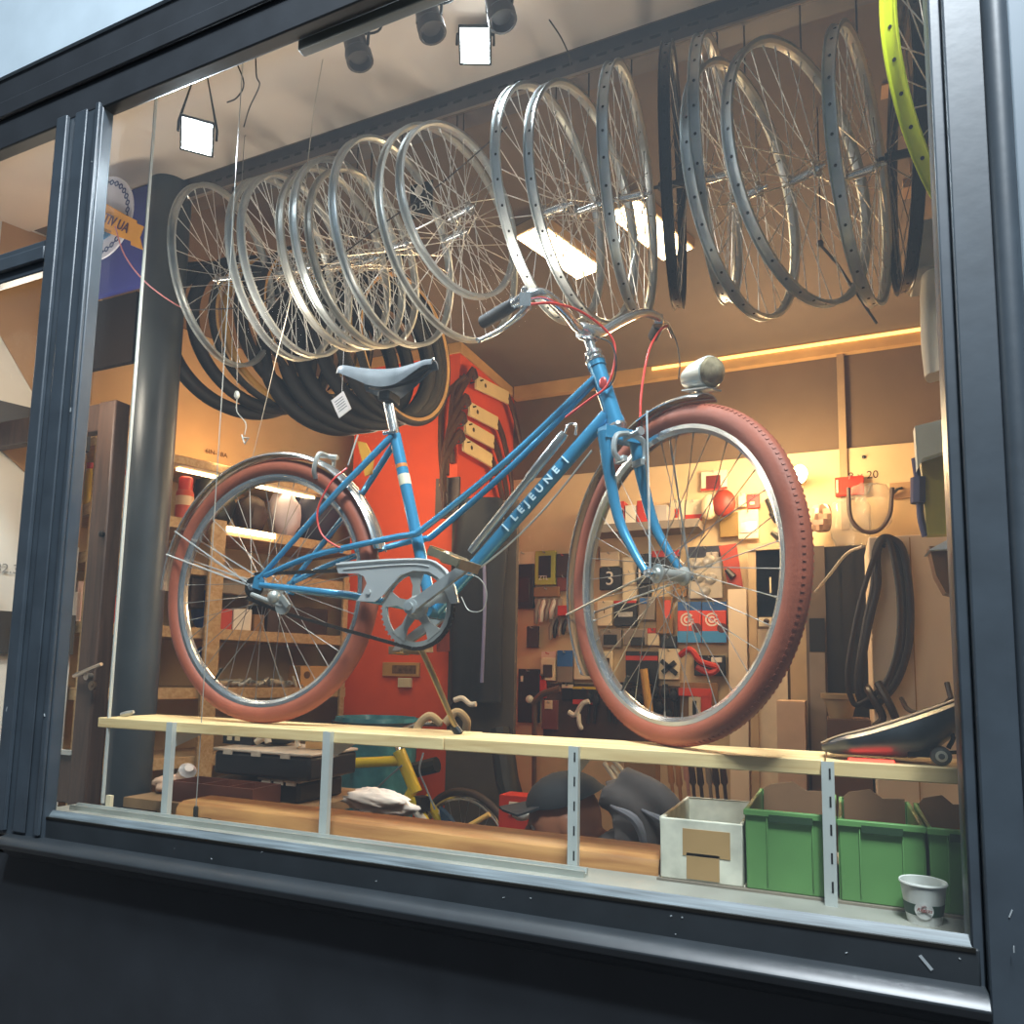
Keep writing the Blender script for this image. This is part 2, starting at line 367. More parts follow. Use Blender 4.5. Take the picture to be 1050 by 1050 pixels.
def rim_mb(R0,w=.027,h=.014,box=True,nip=0):
    # channel rim: shallow bed outside, rounded box inside
    pr=[(R0,-w/2),(R0,-w/2+.002),(R0-.006,-w/2+.004),(R0-.007,0),(R0-.006,w/2-.004),(R0,w/2-.002),(R0,w/2),(R0-.008,w/2),(R0-h,w*.28),(R0-h-.001,0),(R0-h,-w*.28),(R0-.008,-w/2)]
    m=MB(); m.ring((0,0,0),X_,Z_,pr,n=96)
    for i in range(nip):
        a=2*pi*(i+.5)/nip; d=V((cos(a),0,sin(a))); m.lathe(d*(R0-.0068),d,[(.0034,0),(.0034,.0012)],8,mi=1)
    return m
HOLE=mat('spoke_hole_shadow','0c0c0c',rough=.9)
SPK=mat('steel_spoke','d2d0ca',rough=.3,metal=.6)
SPKD=mat('dark_spoke','6d655c',rough=.4,metal=.9)
RIMM={'silver':ALU,'dull':ALUD,'black':mat('black_rim','17181a',rough=.3,metal=.4),'yellow':mat('yellow_rim','c9d020',rough=.4),'tan':mat('tarnished_rim','b9a58a',rough=.35,metal=.8)}
PROTO={}
def wheel_proto(D,kind,nsp=32,w=.027,nip=True):
    key=(round(D,3),kind,nsp,w,nip)
    if key in PROTO: return PROTO[key]
    R0=D/2
    d=dict(rim=mesh_of('rim',rim_mb(R0,w,nip=nsp if nip else 0),[RIMM[kind],HOLE]),hub=mesh_of('hub',hub_mb(),CHROME if kind!='black' else DSTEEL),
           spk=[mesh_of('spoke',MB(),SPK)]*0)
    sm=SPKD if kind=='black' else SPK
    d['spk']=[spoke_mesh(R0-.012,.018,.034,s,l,sm) for s,l in((1,1),(-1,1),(1,-1),(-1,-1))]
    d['n']=nsp; PROTO[key]=d; return d
def hang_wheel(label,c,D,yaw,kind='silver',nsp=32,w=.027,name='bicycle_wheel',group='bicycle wheels hanging from the rail',spin=0.,tilt=0.):
    d=wheel_proto(D,kind,nsp,w,c[0]>-.9); R0=D/2
    t=thing(name,label,'wheel',(c[0],c[1],c[2]-R0),group,rz=yaw); t.rotation_euler=(tilt,0,yaw)
    r=loc_part('rim',d['rim'],t,(0,0,R0)); loc_part('hub',d['hub'],t,(0,0,R0))
    hm=MB(); zt=2.920-(c[2]-R0); hm.tube([V((0,0,zt)),V((0,0,2*R0+.004)),V((0,.0,2*R0-.004))],.0022,6); loc_part('hanging_hook',mesh_of('hanging_hook',hm,DSTEEL),t)
    for i in range(nsp): loc_part('spoke',d['spk'][i%4],t,(0,0,R0),(0,2*pi*i/nsp+spin,0))
    return t
# name: (x0,x1,y0,y1 px of the rim), diameter, yaw deg, colour, label
def hw(px,py,Y,D,yaw,kind,label,**k):
    c=at(px,py,Y); return hang_wheel(label,c,D,rad(yaw),kind,**k)
hw(233,286,1.87,.602,101,'silver','leftmost hanging wheel, pale rim beside the round grey column')
hw(293.5,279.5,1.87,.58,95,'silver','second hanging wheel from the column, its lower rim glowing tan')
hw(308.2,276,1.88,.579,92,'silver','third hanging wheel from the column, close behind the second')
hw(347.5,269.3,1.87,.562,89,'dull','fourth hanging wheel from the column, left one of a close pair')
hw(362.3,263.7,1.87,.579,89,'silver','fifth hanging wheel from the column, tall pale rim crossed by the slanted string')
hw(376.8,267.5,1.90,.553,86,'dull','sixth hanging wheel from the column, narrow rim tucked behind the crossing string')
hw(408.3,252.4,1.87,.618,86,'silver','seventh hanging wheel from the column, low rim above the bicycle saddle')
hw(465.4,243,1.87,.628,77,'dull','dull grey hanging wheel reaching down to the brake lever, left of the smallest wheel',w=.024)
hw(473,218.4,1.84,.50,74,'silver','smallest hanging wheel of the row, just above the left end of the handlebar',nsp=28)
hw(568.7,214.7,1.86,.635,82,'silver','hanging wheel with pale rim left of the two ceiling lamps')
hw(602.8,213.5,1.87,.635,80,'silver','hanging wheel crossing in front of the left ceiling lamp')
hw(647.4,202,1.87,.635,92,'silver','hanging wheel with broad dotted rim left of the black rim, above the handlebar')
hw(691.6,189,1.87,.635,97,'black','black hanging wheel seen nearly edge-on in front of the right ceiling lamp')
hw(737,181,1.87,.635,88,'silver','hanging wheel just right of the black edge-on wheel')
hw(765.8,200,1.88,.635,71,'silver','low hanging wheel whose rim dips lowest on the right of the row')
hw(824.5,180.6,1.83,.635,62,'silver','big open hanging wheel turned towards the street, right of the row')
hw(883.7,176.3,1.87,.635,77,'silver','hanging wheel with dotted rim third from the right window frame')
hw(927,157.8,1.87,.635,91,'black','black hanging wheel second from the right window frame, edge-on')
hw(985,95,1.60,.60,61,'yellow','bright yellow rim hanging against the right window frame',name='yellow_wheel')
# slotted steel rail the wheels hang from, and its hooks
ry=C(0,1.83,0).y
rl=MB(); rl.span((-2.25,ry-.02,2.868),(.7,ry-.017,2.95)); rl.span((-2.25,ry-.02,2.918),(.7,ry+.10,2.921)); rl.span((-2.25,ry-.022,2.868),(.7,ry-.016,2.876),2)
for i in range(58): rl.span((-2.22+i*.05,ry-.0205,2.905),(-2.19+i*.05,ry-.0195,2.913),1)
solo('slotted_rail',rl,[mat('zinc_rail','5f5a58',rough=.5,metal=.4),BLACK,mat('rail_lip','9a8a7a',rough=.5,metal=.4)],'long grey slotted steel rail under the ceiling carrying the hanging wheels','rail')
# ================================================================ THE BLUE BICYCLE
PT = 1.0615                                   # top of the plank it stands on
bk = thing('bicycle','light blue step-through bicycle with brick-red tyres standing on the pine planks','bicycle',(-.82,C(0,1.48,0).y,PT))
O = ORG[bk]
RC = V((-1.3365,C(0,1.48,0).y,PT+.34)); FC = V((-.3027,C(0,1.48,0).y,PT+.34)); YAW = rad(-38)
FU = V((cos(YAW),sin(YAW),0)); FN = V((-sin(YAW),cos(YAW),0))        # front wheel: forward, axle (away from the street)
TYM = TYRE
def bike_wheel(name,c,yaw,tm,hubhw=.034,nsp=36,Rt=.317,rt=.0225,tw=.021,tread=True,parent=None,rimk='silver',lab=None):
    R0=Rt-.018
    rim=loc_part(name,mesh_of(name,rim_mb(R0,.026,.016,nip=0),[CHROME]),parent,c-ORG[parent],(0,0,yaw),lab)
    tm_=MB(); pr=[(Rt+rt*cos(2*pi*k/16),tw*sin(2*pi*k/16)) for k in range(16)]
    tm_.ring((0,0,0),X_,Z_,pr,n=120)
    if tread:
        for i in range(170):
            a=2*pi*i/170; d=V((cos(a),0,sin(a))); t=V((-sin(a),0,cos(a)))
            for s in(-1,1):
                for q,(ln,wd) in ((.55,(.0042,.006)),):
                    al=q; o=d*(Rt+rt*cos(al))+Y_*s*tw*sin(al); nn=(d*cos(al)+Y_*s*sin(al)); b=nn.cross(t)
                    tm_.box(o,(ln,wd,.0018),mtx=M((t,b,nn)).transposed())
    def sub(n,me,rot=(0,0,0),label=None):
        o=bpy.data.objects.new(n,me); COL.objects.link(o); o.parent=rim; o.rotation_euler=rot
        if label: o['label']=label
        return o
    sub('tyre',mesh_of('tyre',tm_,tm))
    sub('hub',mesh_of('hub',hub_mb(hubhw,.020,.013,hubhw+.022),ALUD))
    sp=[spoke_mesh(R0-.012,.022,hubhw,s,l,mat('grey_spoke','aaa69e',rough=.3,metal=.8),.0010) for s,l in((1,1),(-1,1),(1,-1),(-1,-1))]
    for i in range(nsp): sub('spoke',sp[i%4],(0,2*pi*i/nsp+.07,0))
    v=MB(); v.lathe((0,0,-R0+.012),(0,0,1),[(.003,0),(.003,.028),(.004,.029),(.004,.04)],8); sub('valve',mesh_of('valve',v,DSTEEL),(0,.6,0))
    return rim
bike_wheel('rear_wheel',RC,0,TYM,parent=bk,tread=False)
bike_wheel('front_wheel',FC,YAW,TYM,parent=bk)
# frame ------------------------------------------------------------
Yb=1.48
BB=at(427,623,1.41); BB.y=C(0,Yb,0).y
ST=at(405,446,Yb); HT=at(611,372,Yb); HB=at(632,436,Yb); HAX=(HB-HT).normalized()
fr=MB()
fr.tube([BB,ST],.0145,14)
fr.tube([at(622,426,Yb),BB-Z_*.008],.0160,14)
fr.tube([HT,HB],.0185,16)
for a,b in((HT-HAX*.002,HT+HAX*.012),(HB-HAX*.014,HB+HAX*.002)): fr.tube([a,b],.0205,16)
DO=at(265,595,1.422); DF=V((DO.x+.0,C(0,1.538,0).y,DO.z))
near=[at(611,386,1.473),at(520,472,1.462),at(437,540,1.452),at(423,548,1.451),at(400,552,1.449),at(321,570,1.432),at(272,590,1.424)]
far=[at(613,392,1.487),at(520,480,1.50),at(447,547,1.508),at(436,555,1.509),at(425,559,1.51)]
fr.tube(spline(near,5),.0075,10)
v_=[V((p.x,2*C(0,Yb,0).y-p.y,p.z)) for p in near]
fr.tube(spline(v_,5),.0075,10)
fr.tube([ST+V((0,-.012,-.006)),at(348,502,1.438),DO+V((.004,0,.006))],[.0085,.0078,.0065],10)
s2=[ST+V((0,.012,-.006)),at(348,502,1.438),DO+V((.004,0,.006))]
s2=[s2[0]]+[V((p.x,2*C(0,Yb,0).y-p.y,p.z)) for p in s2[1:]]
fr.tube(s2,[.0085,.0078,.0065],10)
for yy in(DO.y,DF.y):
    d=V((DO.x,yy,DO.z)); s=-1 if yy<O.y else 1
    fr.tube([d+V((.008,0,-.012)),V((BB.x-.2,O.y+s*.042,(DO.z+BB.z)/2-.003)),BB+V((-.01,s*.024,0))],[.0075,.0095,.0095],12)
    fr.prism([d+V(q) for q in((-.016,0,-.018),(.012,0,-.026),(.02,0,-.002),(.008,0,.016),(-.010,0,.010))],V((0,s*.004,0)))
fr.lathe(BB-Y_*.036,Y_,[(.021,0),(.021,.072)],20)
fr.tube([at(350,565,1.47),at(350,565,1.50)],.006,8)
frame_o=part('frame',fr,BLUE,bk)
def fsub(n,mb,m,label=None,par=None):
    return part(n,mb,m,par or frame_o,label)
# lettering along the down tube, with an end bar each side
tdir=(at(622,426,Yb)-BB+Z_*.008).normalized(); tup=(-Y_).cross(tdir)
LETM=mat('pale_decal','cfe9f2',rough=.4)
fwd=(-CAM*0+Y_*-1)
LP=at(548.5,506.5,Yb-.0185)
text_part('lettering','LEJEUNE',.0235,LETM,frame_o,LP,tdir,V((0,-1,0)).cross(tdir)*1,spacing=1.85,ext=.0012,bold=.0006)
for s in(-1,1):
    b=MB(); b.box(LP+tdir*s*.098,(.003,.004,.022),mtx=M((tdir,V((0,-1,0)),V((0,-1,0)).cross(tdir))).transposed()); fsub('decal_bar',b,LETM)
dc=MB(); pth=[ST.lerp(BB,t) for t in(.24,.30)]; dc.tube(pth,.0149,14); fsub('seat_tube_band',dc,mat('cream_band','d8cdb0',rough=.4))
dc=MB(); dc.tube([ST.lerp(BB,.18),ST.lerp(BB,.20)],.0149,14); fsub('seat_tube_band',dc,mat('orange_band','c77a35',rough=.4))
hbg=MB(); hbg.ball(HT.lerp(HB,.38)+V((.004,-.0175,0)),(.009,.003,.014),12); fsub('head_badge',hbg,mat('badge','b5453f',rough=.3,metal=.4))
hs=MB(); hs.lathe(HT,-HAX,[(.021,0),(.022,.006),(.017,.010),(.017,.016),(.020,.017),(.020,.024),(.012,.026)],20); part('upper_headset',hs,CHROME,bk)
hs=MB(); hs.lathe(HB,HAX,[(.021,0),(.022,.006),(.019,.012),(.017,.016)],20); part('lower_headset',hs,CHROME,bk)
# fork ---------------------------------------------------------------
CRW=HB+HAX*.022
fk=MB(); fk.box(CRW+HAX*.004,(.03,.092,.026),YAW)
n0=CRW-FN*.040; n1=FC-FN*.05+V((-.012,0,.004)); f0=CRW+FN*.040; f1=FC+FN*.05+V((-.012,0,.004))
def blade(a,b):
    s=(b-a); return spline([a,a+s*.3-FU*.022,a+s*.62-FU*.034,a+s*.85-FU*.018,b],6)
for a,b in((n0,n1),(f0,f1)):
    p=blade(a,b); k=len(p); fk.tube(p,[.0145-.007*(i/(k-1)) for i in range(k)],12)
    fk.prism([b+V((0,0,0))+FU*q+Z_*z for q,z in((-.006,.012),(.012,.006),(.020,-.006),(.010,-.014),(-.006,-.006))],FN*.004)
part('fork',fk,BLUE,bk)
ax=MB()
for c,nn in((FC,FN),(RC,Y_)):
    for s in(-1,1): ax.lathe(c+nn*s*.052,nn*s,[(.010,0),(.010,.007),(.005,.007),(.005,.014)],6)
part('axle_nuts',ax,CHROME,bk)
# mudguards ------------------------------------------------------------
def guard(c,u,R,a0,a1,wd=.027,h=.014):
    pr=[];k=8
    for i in range(-k,k+1):
        t=i/k*1.35; pr.append((R+h*cos(t),wd*sin(t)))
    for i in range(k,-k-1,-1):
        t=i/k*1.35; pr.append((R+h*cos(t)-.0016,(wd-.0016)*sin(t)))
    m=MB(); m.ring(c,u,Z_,pr,a0,a1,n=60); return m
part('rear_mudguard',guard(RC,X_,.345,rad(14),rad(179)),CHROME,bk)
part('front_mudguard',guard(FC,FU,.345,rad(72),rad(215)),CHROME,bk)
sg=MB()
for nn in(-1,1):
    e=RC+V((0,nn*.052,0)); fe=RC+V((cos(rad(163))*.352,nn*.026,sin(rad(163))*.352)); sg.tube([e,fe],.0025,6)
    e2=RC+V((cos(rad(152))*.352,nn*.026,sin(rad(152))*.352)); sg.tube([e,e2],.0022,6)
part('rear_mudguard_stay',sg,ALU,bk)
sg=MB()
for nn in(-1,1):
    e=FC+FN*nn*.052
    for an in(190,97):
        a=rad(an); sg.tube([e,FC+FU*cos(a)*.352+Z_*sin(a)*.352+FN*nn*.026],.0024,6)
part('front_mudguard_stay',sg,ALU,bk)
# headlight on the front mudguard ------------------------------------------
hb_=FC+FU*cos(rad(76))*.36+Z_*(sin(rad(76))*.36)
hd=(FU*cos(rad(-8))+Z_*sin(rad(-8))).normalized(); hc_=hb_+Z_*.041-FU*.036
hm=MB(); hm.lathe(hc_,hd,[(.006,-.006),(.019,.002),(.027,.022),(.031,.048),(.032,.068),(.030,.070)],22)
hl_o=part('headlight',hm,mat('grey_lamp_shell','b9bcb4',rough=.35,metal=.3),bk)
hm=MB(); hm.lathe(hc_+hd*.0705,hd,[(.0295,0),(.027,.008),(.016,.016),(.004,.019)],22); part('lens',hm,mat('lamp_lens','8d7f66',rough=.08,spec=.9,var=.3,scale=60),hl_o)
hm=MB(); hm.tube([hc_+hd*.03-Z_*.024,hb_+Z_*.0],.006,8); hm.box(hb_+Z_*.008,(.04,.02,.004),YAW); part('bracket',hm,CHROME,hl_o)
plt=MB(); plt.box(hb_+V((-.0,0,.004))+FU*.005,(.075,.036,.003),mtx=(M.Rotation(YAW,3,'Z')@M.Rotation(rad(14),3,'Y'))); part('front_plate',plt,mat('dull_plate','8f928f',rough=.3,metal=.8),bk)
# saddle ---------------------------------------------------------------------
S0=at(361,380,Yb); S1=at(446,369,Yb); L=(S1-S0).length; sd=MB(); N=22; secs=[]
for i in range(N+1):
    t=i/N; x=S0.x+(S1.x-S0.x)*t
    w=(.030+.046*max(0,cos(min(1,t/.62)*pi/2))**1.1) if t<.62 else .030-.012*((t-.62)/.38)
    if t<.06: w*=.82+.18*(t/.06)
    top=S0.z+(S1.z-S0.z)*t-.014*sin(pi*min(1,t/.9))+.012*max(0,1-t/.12)*0
    dep=.018+.014*max(0,1-t/.25)+.038*sin(pi*min(1,max(0,t)/.94))**1.3
    secs.append((x,w,top,dep))
ring_=[]
for x,w,top,dep in secs:
    r=[]
    for k in range(13):
        a=-1+k/6.; r.append(V((x,S0.y+w*sin(a*pi/2),top-abs(a)**2.6*dep)))
    for k in range(11,0,-1):
        a=-1+k/6.; r.append(V((x,S0.y+(w-.004)*sin(a*pi/2),top-abs(a)**2.6*dep-.004)))
    ring_.append(r)
K=len(ring_[0]); sd.v=[p for r in ring_ for p in r]
sd.f=[(i*K+j,i*K+(j+1)%K,(i+1)*K+(j+1)%K,(i+1)*K+j) for i in range(N) for j in range(K)]+[tuple(range(K)),tuple(N*K+j for j in range(K))[::-1]]; sd.m=[0]*len(sd.f)
so=part('saddle',sd,mat('worn_grey_leather','5c6064',rough=.42,var=.3,scale=22,spec=.45),bk,sharp=60)
sr=MB()
for s in(-1,1): sr.tube(spline([V((S0.x+.02,S0.y+s*.05,S0.z-.03)),V((S0.x+.08,S0.y+s*.022,S0.z-.05)),V((S0.x+.17,S0.y+s*.018,S0.z-.045)),V((S1.x-.015,S0.y+s*.006,S1.z-.016))],5),.0035,6)
part('saddle_rail',sr,DSTEEL,so)
rv=MB(); rv.ball(S1+V((.002,-.012,-.004)),.004,8); part('rivet',rv,CHROME,so)
sp_=MB(); sp_.tube([ST.lerp(BB,.02),ST+(ST-BB).normalized()*.092],.0128,14); 
part('seat_post',sp_,CHROME,bk)
cl=MB(); ce=ST+(ST-BB).normalized()*.094; cl.box(ce+V((.004,0,.004)),(.032,.052,.024)); part('seat_clamp',cl,BLACK,bk,bevel=.004)
sb=MB(); sb.tube([ST+V((-.02,-.02,0)),ST+V((.016,-.018,.002))],.005,8); part('seat_bolt',sb,CHROME,bk)
# stem and handlebar ------------------------------------------------------------
BC=at(603,341,Yb-.005)
stm=MB(); stm.tube([HT-HAX*.02,HT-HAX*.062],.0115,14); stm.tube([HT-HAX*.058,HT-HAX*.075,BC],[.0125,.013,.014],14)
stm.lathe(BC-FN*.022,FN,[(.017,0),(.019,.006),(.019,.038),(.017,.044)],16)
part('stem',stm,CHROME,bk)
rp=[BC,at(590,334,1.435),at(580,321,1.37),at(566,307,1.305),at(553,301,1.270),at(538,305,1.256),at(520,316,1.275),at(496,330,1.325)]
lp_=[BC,at(616,341,1.52),at(636,330,1.59),at(655,322,1.655),at(670,323,1.70),at(677,331,1.735),at(670,345,1.79)]
hbm=MB(); hbm.tube(spline(rp,6),.0108,12); hbm.tube(spline(lp_,6),.0108,12)
hbo=part('handlebar',hbm,CHROME,bk)
g=MB(); g.tube(spline([rp[5].lerp(rp[6],.45),rp[6],rp[7]],5),[.0125]*5+[.0135]*6,12); part('grip',g,mat('black_grip','1b1918',rough=.7),hbo,'black grip')
g=MB(); g.tube(spline([lp_[5].lerp(lp_[6],.2),lp_[6]],4),.0145,12); part('grip',g,mat('black_grip','1b1918'),hbo,'black grip')
lv=MB(); q=[at(541,314,1.247),at(531,325,1.247),at(514,338,1.262),at(498,346,1.285),at(491,349,1.295)]; lv.tube(spline(q,5),[.0075]*6+[.0062]*8+[.0055]*6+[.008],10,flat=(Z_,.7))
lv.box(at(539,309,1.248),(.022,.02,.028),.3); lv.lathe(at(538,299,1.25),Z_,[(.006,-.004),(.008,.004),(.004,.01)],10)
part('brake_lever',lv,CHROME,hbo)
lv=MB(); q=[at(676,330,1.725),at(684,332,1.76),at(690,345,1.80)]; lv.tube(spline(q,5),.006,10); lv.box(at(675,329,1.725),(.02,.02,.024),.3); part('brake_lever',lv,CHROME,hbo)
# cables --------------------------------------------------------------------------
def cable(name,pts,r,m,lab=None): return part(name,MB().tube(spline(pts,6),r,7),m,bk,lab)
cable('brake_cable',[at(543,312,1.25),at(566,311,1.29),at(592,318,1.37),at(615,333,1.43),at(629,350,1.45),at(630,372,1.45),at(622,396,1.45),at(604,410,1.45),at(580,428,1.455)],.0026,REDC,'red brake cable')
cable('brake_cable',[at(684,334,1.74),at(676,340,1.68),at(666,358,1.60),at(660,385,1.56),at(657,410,1.54),at(656,432,1.53),at(650,450,1.50)],.0028,REDC,'red brake cable')
cable('light_wire',[at(611,345,1.47),at(626,352,1.45),at(632,370,1.44),at(628,392,1.45),at(616,402,1.46)],.0018,BLACK,'dark wire')
cable('light_wire',[at(687,336,1.74),at(694,352,1.66),at(697,372,1.52),at(696,388,1.45)],.0016,DSTEEL,'dark wire')
cable('brake_cable',[at(356,480,1.455),at(340,494,1.43),at(326,522,1.425),at(329,546,1.425),at(345,560,1.43),at(362,563,1.445)],.0024,REDC,'red brake cable')
cable('light_wire',[at(470,588,1.45),at(490,592,1.44),at(499,607,1.44),at(495,625,1.44),at(481,626,1.44),at(473,612,1.44)],.0012,ALUD)
cable('under_tube_rod',[at(607,462,1.46),at(560,520,1.46),at(520,560,1.46),at(482,590,1.46)],.0022,ALUD)
# brakes ---------------------------------------------------------------------------
br=MB(); bc=CRW+HAX*.012+FU*.03
for s in(-1,1): br.tube(spline([bc+FN*s*.004+Z_*.004,bc+FN*s*.034-Z_*.006,bc+FN*s*.040-Z_*.04,bc+FN*s*.026-Z_*.055],5),.006,8); br.box(bc+FN*s*.022-Z_*.055-FU*.0,(.03,.010,.012),YAW)
br.lathe(bc-FU*.02,FU,[(.006,0),(.006,.05),(.009,.05),(.009,.058)],10)
part('front_brake',br,ALU,bk)
br=MB(); a0=rad(62); rc=RC+V((cos(a0)*.365,0,sin(a0)*.365))
for s in(-1,1): br.tube(spline([rc+V((0,s*.004,.012)),rc+V((-.004,s*.03,.008)),rc+V((-.012,s*.036,-.03)),rc+V((-.016,s*.024,-.05))],5),.006,8)
br.lathe(rc+V((.03,0,.005)),V((-1,0,.2)),[(.006,0),(.006,.06)],10)
br.tube([at(357,477,1.46),at(367,446,1.47)],.0022,6)
part('rear_brake',br,ALUD,bk)
br=MB(); br.prism([at(366,452,1.48),at(375,454,1.48),at(383,470,1.48),at(381,486,1.48),at(374,488,1.48),at(371,472,1.48)],V((0,.004,0))); part('cable_hanger',br,mat('yellow_hanger','c98a22',rough=.5),bk,'yellow cable hanger')
# drivetrain ---------------------------------------------------------------------------
YC=1.412; cw=V((BB.x,C(0,YC,0).y,BB.z))
cr_=MB(); cr_.ring(cw,X_,Z_,[(.090,-.0015),(.090,.0015),(.076,.0025),(.076,-.0025)],n=72)
for i in range(46):
    a=2*pi*i/46; cr_.box(cw+V((cos(a)*.0915,0,sin(a)*.0915)),(.005,.002,.004),mtx=M.Rotation(-a,3,'Y'))
for i in range(5):
    a=2*pi*i/5+.35; d=V((cos(a),0,sin(a))); t=V((-sin(a),0,cos(a)))
    cr_.prism([cw+d*.012+t*.012,cw+d*.05+t*.009,cw+d*.078+t*.020,cw+d*.078-t*.020,cw+d*.05-t*.009,cw+d*.012-t*.012],V((0,-.0035,0)))
cr_.lathe(cw,-Y_,[(.027,-.004),(.027,.004),(.018,.008),(.012,.012)],20)
cro=part('chainring',cr_,ALUD,bk)
ARM=V((.143,0,.084)).normalized()
def crank(y,s,d):
    c=V((BB.x,y,BB.z)); e=c+d*.168+V((0,s*.012,0)); m=MB()
    t=Y_.cross(d).normalized()
    m.prism([c+t*.014,c+t*.012+d*.02,e+t*.010-d*.01,e+d*.010,e-t*.010-d*.01,c-t*.012+d*.02,c-t*.014],V((0,s*.012,0)))
    m.lathe(c-Y_*s*.006,Y_*s,[(.017,0),(.017,.02),(.009,.021),(.009,.026)],18); m.lathe(c-Y_*s*.03,Y_*s,[(.011,0),(.011,.03)],14); return m,e
def pedal(e,s,parent,rot):
    m=MB(); Rm=M.Rotation(rot,3,'Y'); c=e+V((0,s*.062,0))
    m.lathe(e,Y_*s,[(.007,0),(.007,.014),(.011,.016),(.013,.1),(.009,.105)],12)
    for dx in(-.036,.036): m.box(c+Rm@V((dx,0,0)),(.006,.088,.020),mtx=Rm)
    for dy in(-.044,.044): m.box(c+Rm@V((0,dy,0)),(.074,.006,.016),mtx=Rm)
    o=part('pedal',m,mat('tarnished_pedal','a2967a',rough=.38,metal=.8,var=.2,scale=30),parent)
    for dx in(-.030,.030):
        b=MB(); b.box(c+Rm@V((dx,0,0)),(.008,.072,.016),mtx=Rm)
        q=bpy.data.objects.new('reflector',mesh_of('reflector',b,mat('amber_reflector','c98f2e',rough=.2,spec=.8),ORG[o])); COL.objects.link(q); q.parent=bk; q['label']='amber pedal reflector'
m,e=crank(C(0,1.396,0).y,-1,ARM); co_=part('crank_arm',m,ALU,bk); pedal(e+V((0,-.012,0)),-1,bk,.42)
m,e=crank(C(0,1.545,0).y,1,-ARM); part('crank_arm',m,ALU,bk); pedal(e+V((0,.012,0)),1,bk,-.1)
# chain guard, a pressed plate over the top run
gp=[(345,582),(349,576),(396,573),(430,572),(446,575),(458,584),(466,600),(470,618),(462,619),(455,604),(449,592),(439,586),(424,585),(410,590),(401,600),(393,610),(384,617),(366,616),(372,607),(376,598),(373,591),(367,588),(347,588)]
g=MB(); g.prism([at(x,y,1.400) for x,y in gp],V((0,.004,0))); g.tube(spline([at(345,579,1.399),at(396,575,1.399),at(430,574,1.399),at(446,577,1.399),at(459,589,1.399),at(468,612,1.399)],6),.003,8)
g.tube(spline([at(352,584,1.399),at(400,580,1.399),at(425,579,1.399),at(440,581,1.399)],6),.0018,6)
g.lathe(at(378,607,1.399),-Y_,[(.006,0),(.006,.003)],12)
part('chain_guard',g,mat('satin_guard','d4d6d5',rough=.3,metal=.55,var=.06),bk)
# freewheel, chain tensioner, chain
fw=MB(); fc=V((RC.x,C(0,1.424,0).y,RC.z))
for i,(r,dy) in enumerate(((.027,0),(.025,.005),(.022,.010))):
    fw.lathe(fc+V((0,dy+.004,0)),Y_,[(r,0),(r,.003),(.015,.003)],28)
part('freewheel',fw,DSTEEL,bk)
tn=MB(); tp=at(290,622,1.42)
tn.tube([fc+V((.01,-.01,-.02)),tp],.006,8); tn.lathe(tp-Y_*.004,Y_,[(.020,0),(.020,.008)],18); tn.box(tp+V((.012,-.008,.012)),(.036,.008,.012),mtx=M.Rotation(.8,3,'Y')); tn.ball(at(281,612,1.415),.016,10)
part('chain_tensioner',tn,ALUD,bk)
def chain(pts):
    m=MB(); p=[];acc=0
    for a,b in zip(pts,pts[1:]):
        n=max(1,int((b-a).length/.0127))
        for i in range(n):
            c=a.lerp(b,(i+.5)/n); d=(b-a).normalized(); w=Y_.copy(); u=w.cross(d).normalized(); yy=.0035 if (len(p)%2) else .0022; p.append(1)
            for s in(-1,1): m.box(c+w*s*yy,(.0135,.0012,.008),mtx=M((d,w,u)).transposed())
            m.box(c,(.006,.006,.006),mtx=M((d,w,u)).transposed())
    return m
yc=fc.y+.004
up_=[V((fc.x+.004,yc,fc.z+.033)),V((cw.x,cw.y,cw.z+.090))]
lo_=[V((cw.x-.01,cw.y,cw.z-.090)),V((tp.x+.01,yc,tp.z-.018))]; bk2=[V((tp.x-.012,yc,tp.z-.012)),V((fc.x-.018,yc,fc.z-.026))]
for q in(up_,lo_,bk2): pass
chm=chain(up_); 
for q in(lo_,bk2): m=chain(q); chm.add(m.v,m.f)
arc=[V((cw.x+cos(a)*.091,cw.y,cw.z+sin(a)*.091)) for a in [pi/2-i*.14 for i in range(24)]]
m=chain(arc); chm.add(m.v,m.f)
part('chain',chm,mat('oily_chain','4a4038',rough=.4,metal=.8),bk)
# pump clipped to the down tube, kickstand
pa=at(482,566,1.464); pb=at(579,444,1.464); pd=(pb-pa).normalized()
pm=MB(); pl_=(pb-pa).length; pm.lathe(pa,pd,[(.007,0),(.0085,.01),(.0085,pl_*.62),(.0105,pl_*.63),(.011,pl_*.97),(.009,pl_)],16)
part('pump',pm,mat('silver_pump','b9bbb9',rough=.3,metal=.9),bk)
pm=MB(); pm.tube(spline([pb,pb+V((.01,0,.018)),pb+V((.026,0,.014)),pb+V((.024,0,-.008))],4),.003,6); part('pump_clip',pm,CHROME,bk)
kf=atz(469,750,PT+.006); ks=MB(); ks.tube([at(431,664,1.46),at(441,685,1.452),kf],[.007,.007,.006],10); part('kickstand',ks,mat('warm_chrome_stand','b59a68',rough=.35,metal=.8),bk)  # golden colour paints warm reflections into the chrome stand
ks=MB(); ks.tube([kf+V((-.01,0,.012)),kf+V((.006,0,-.0055))],.010,10); part('stand_foot',ks,BLACK,bk)
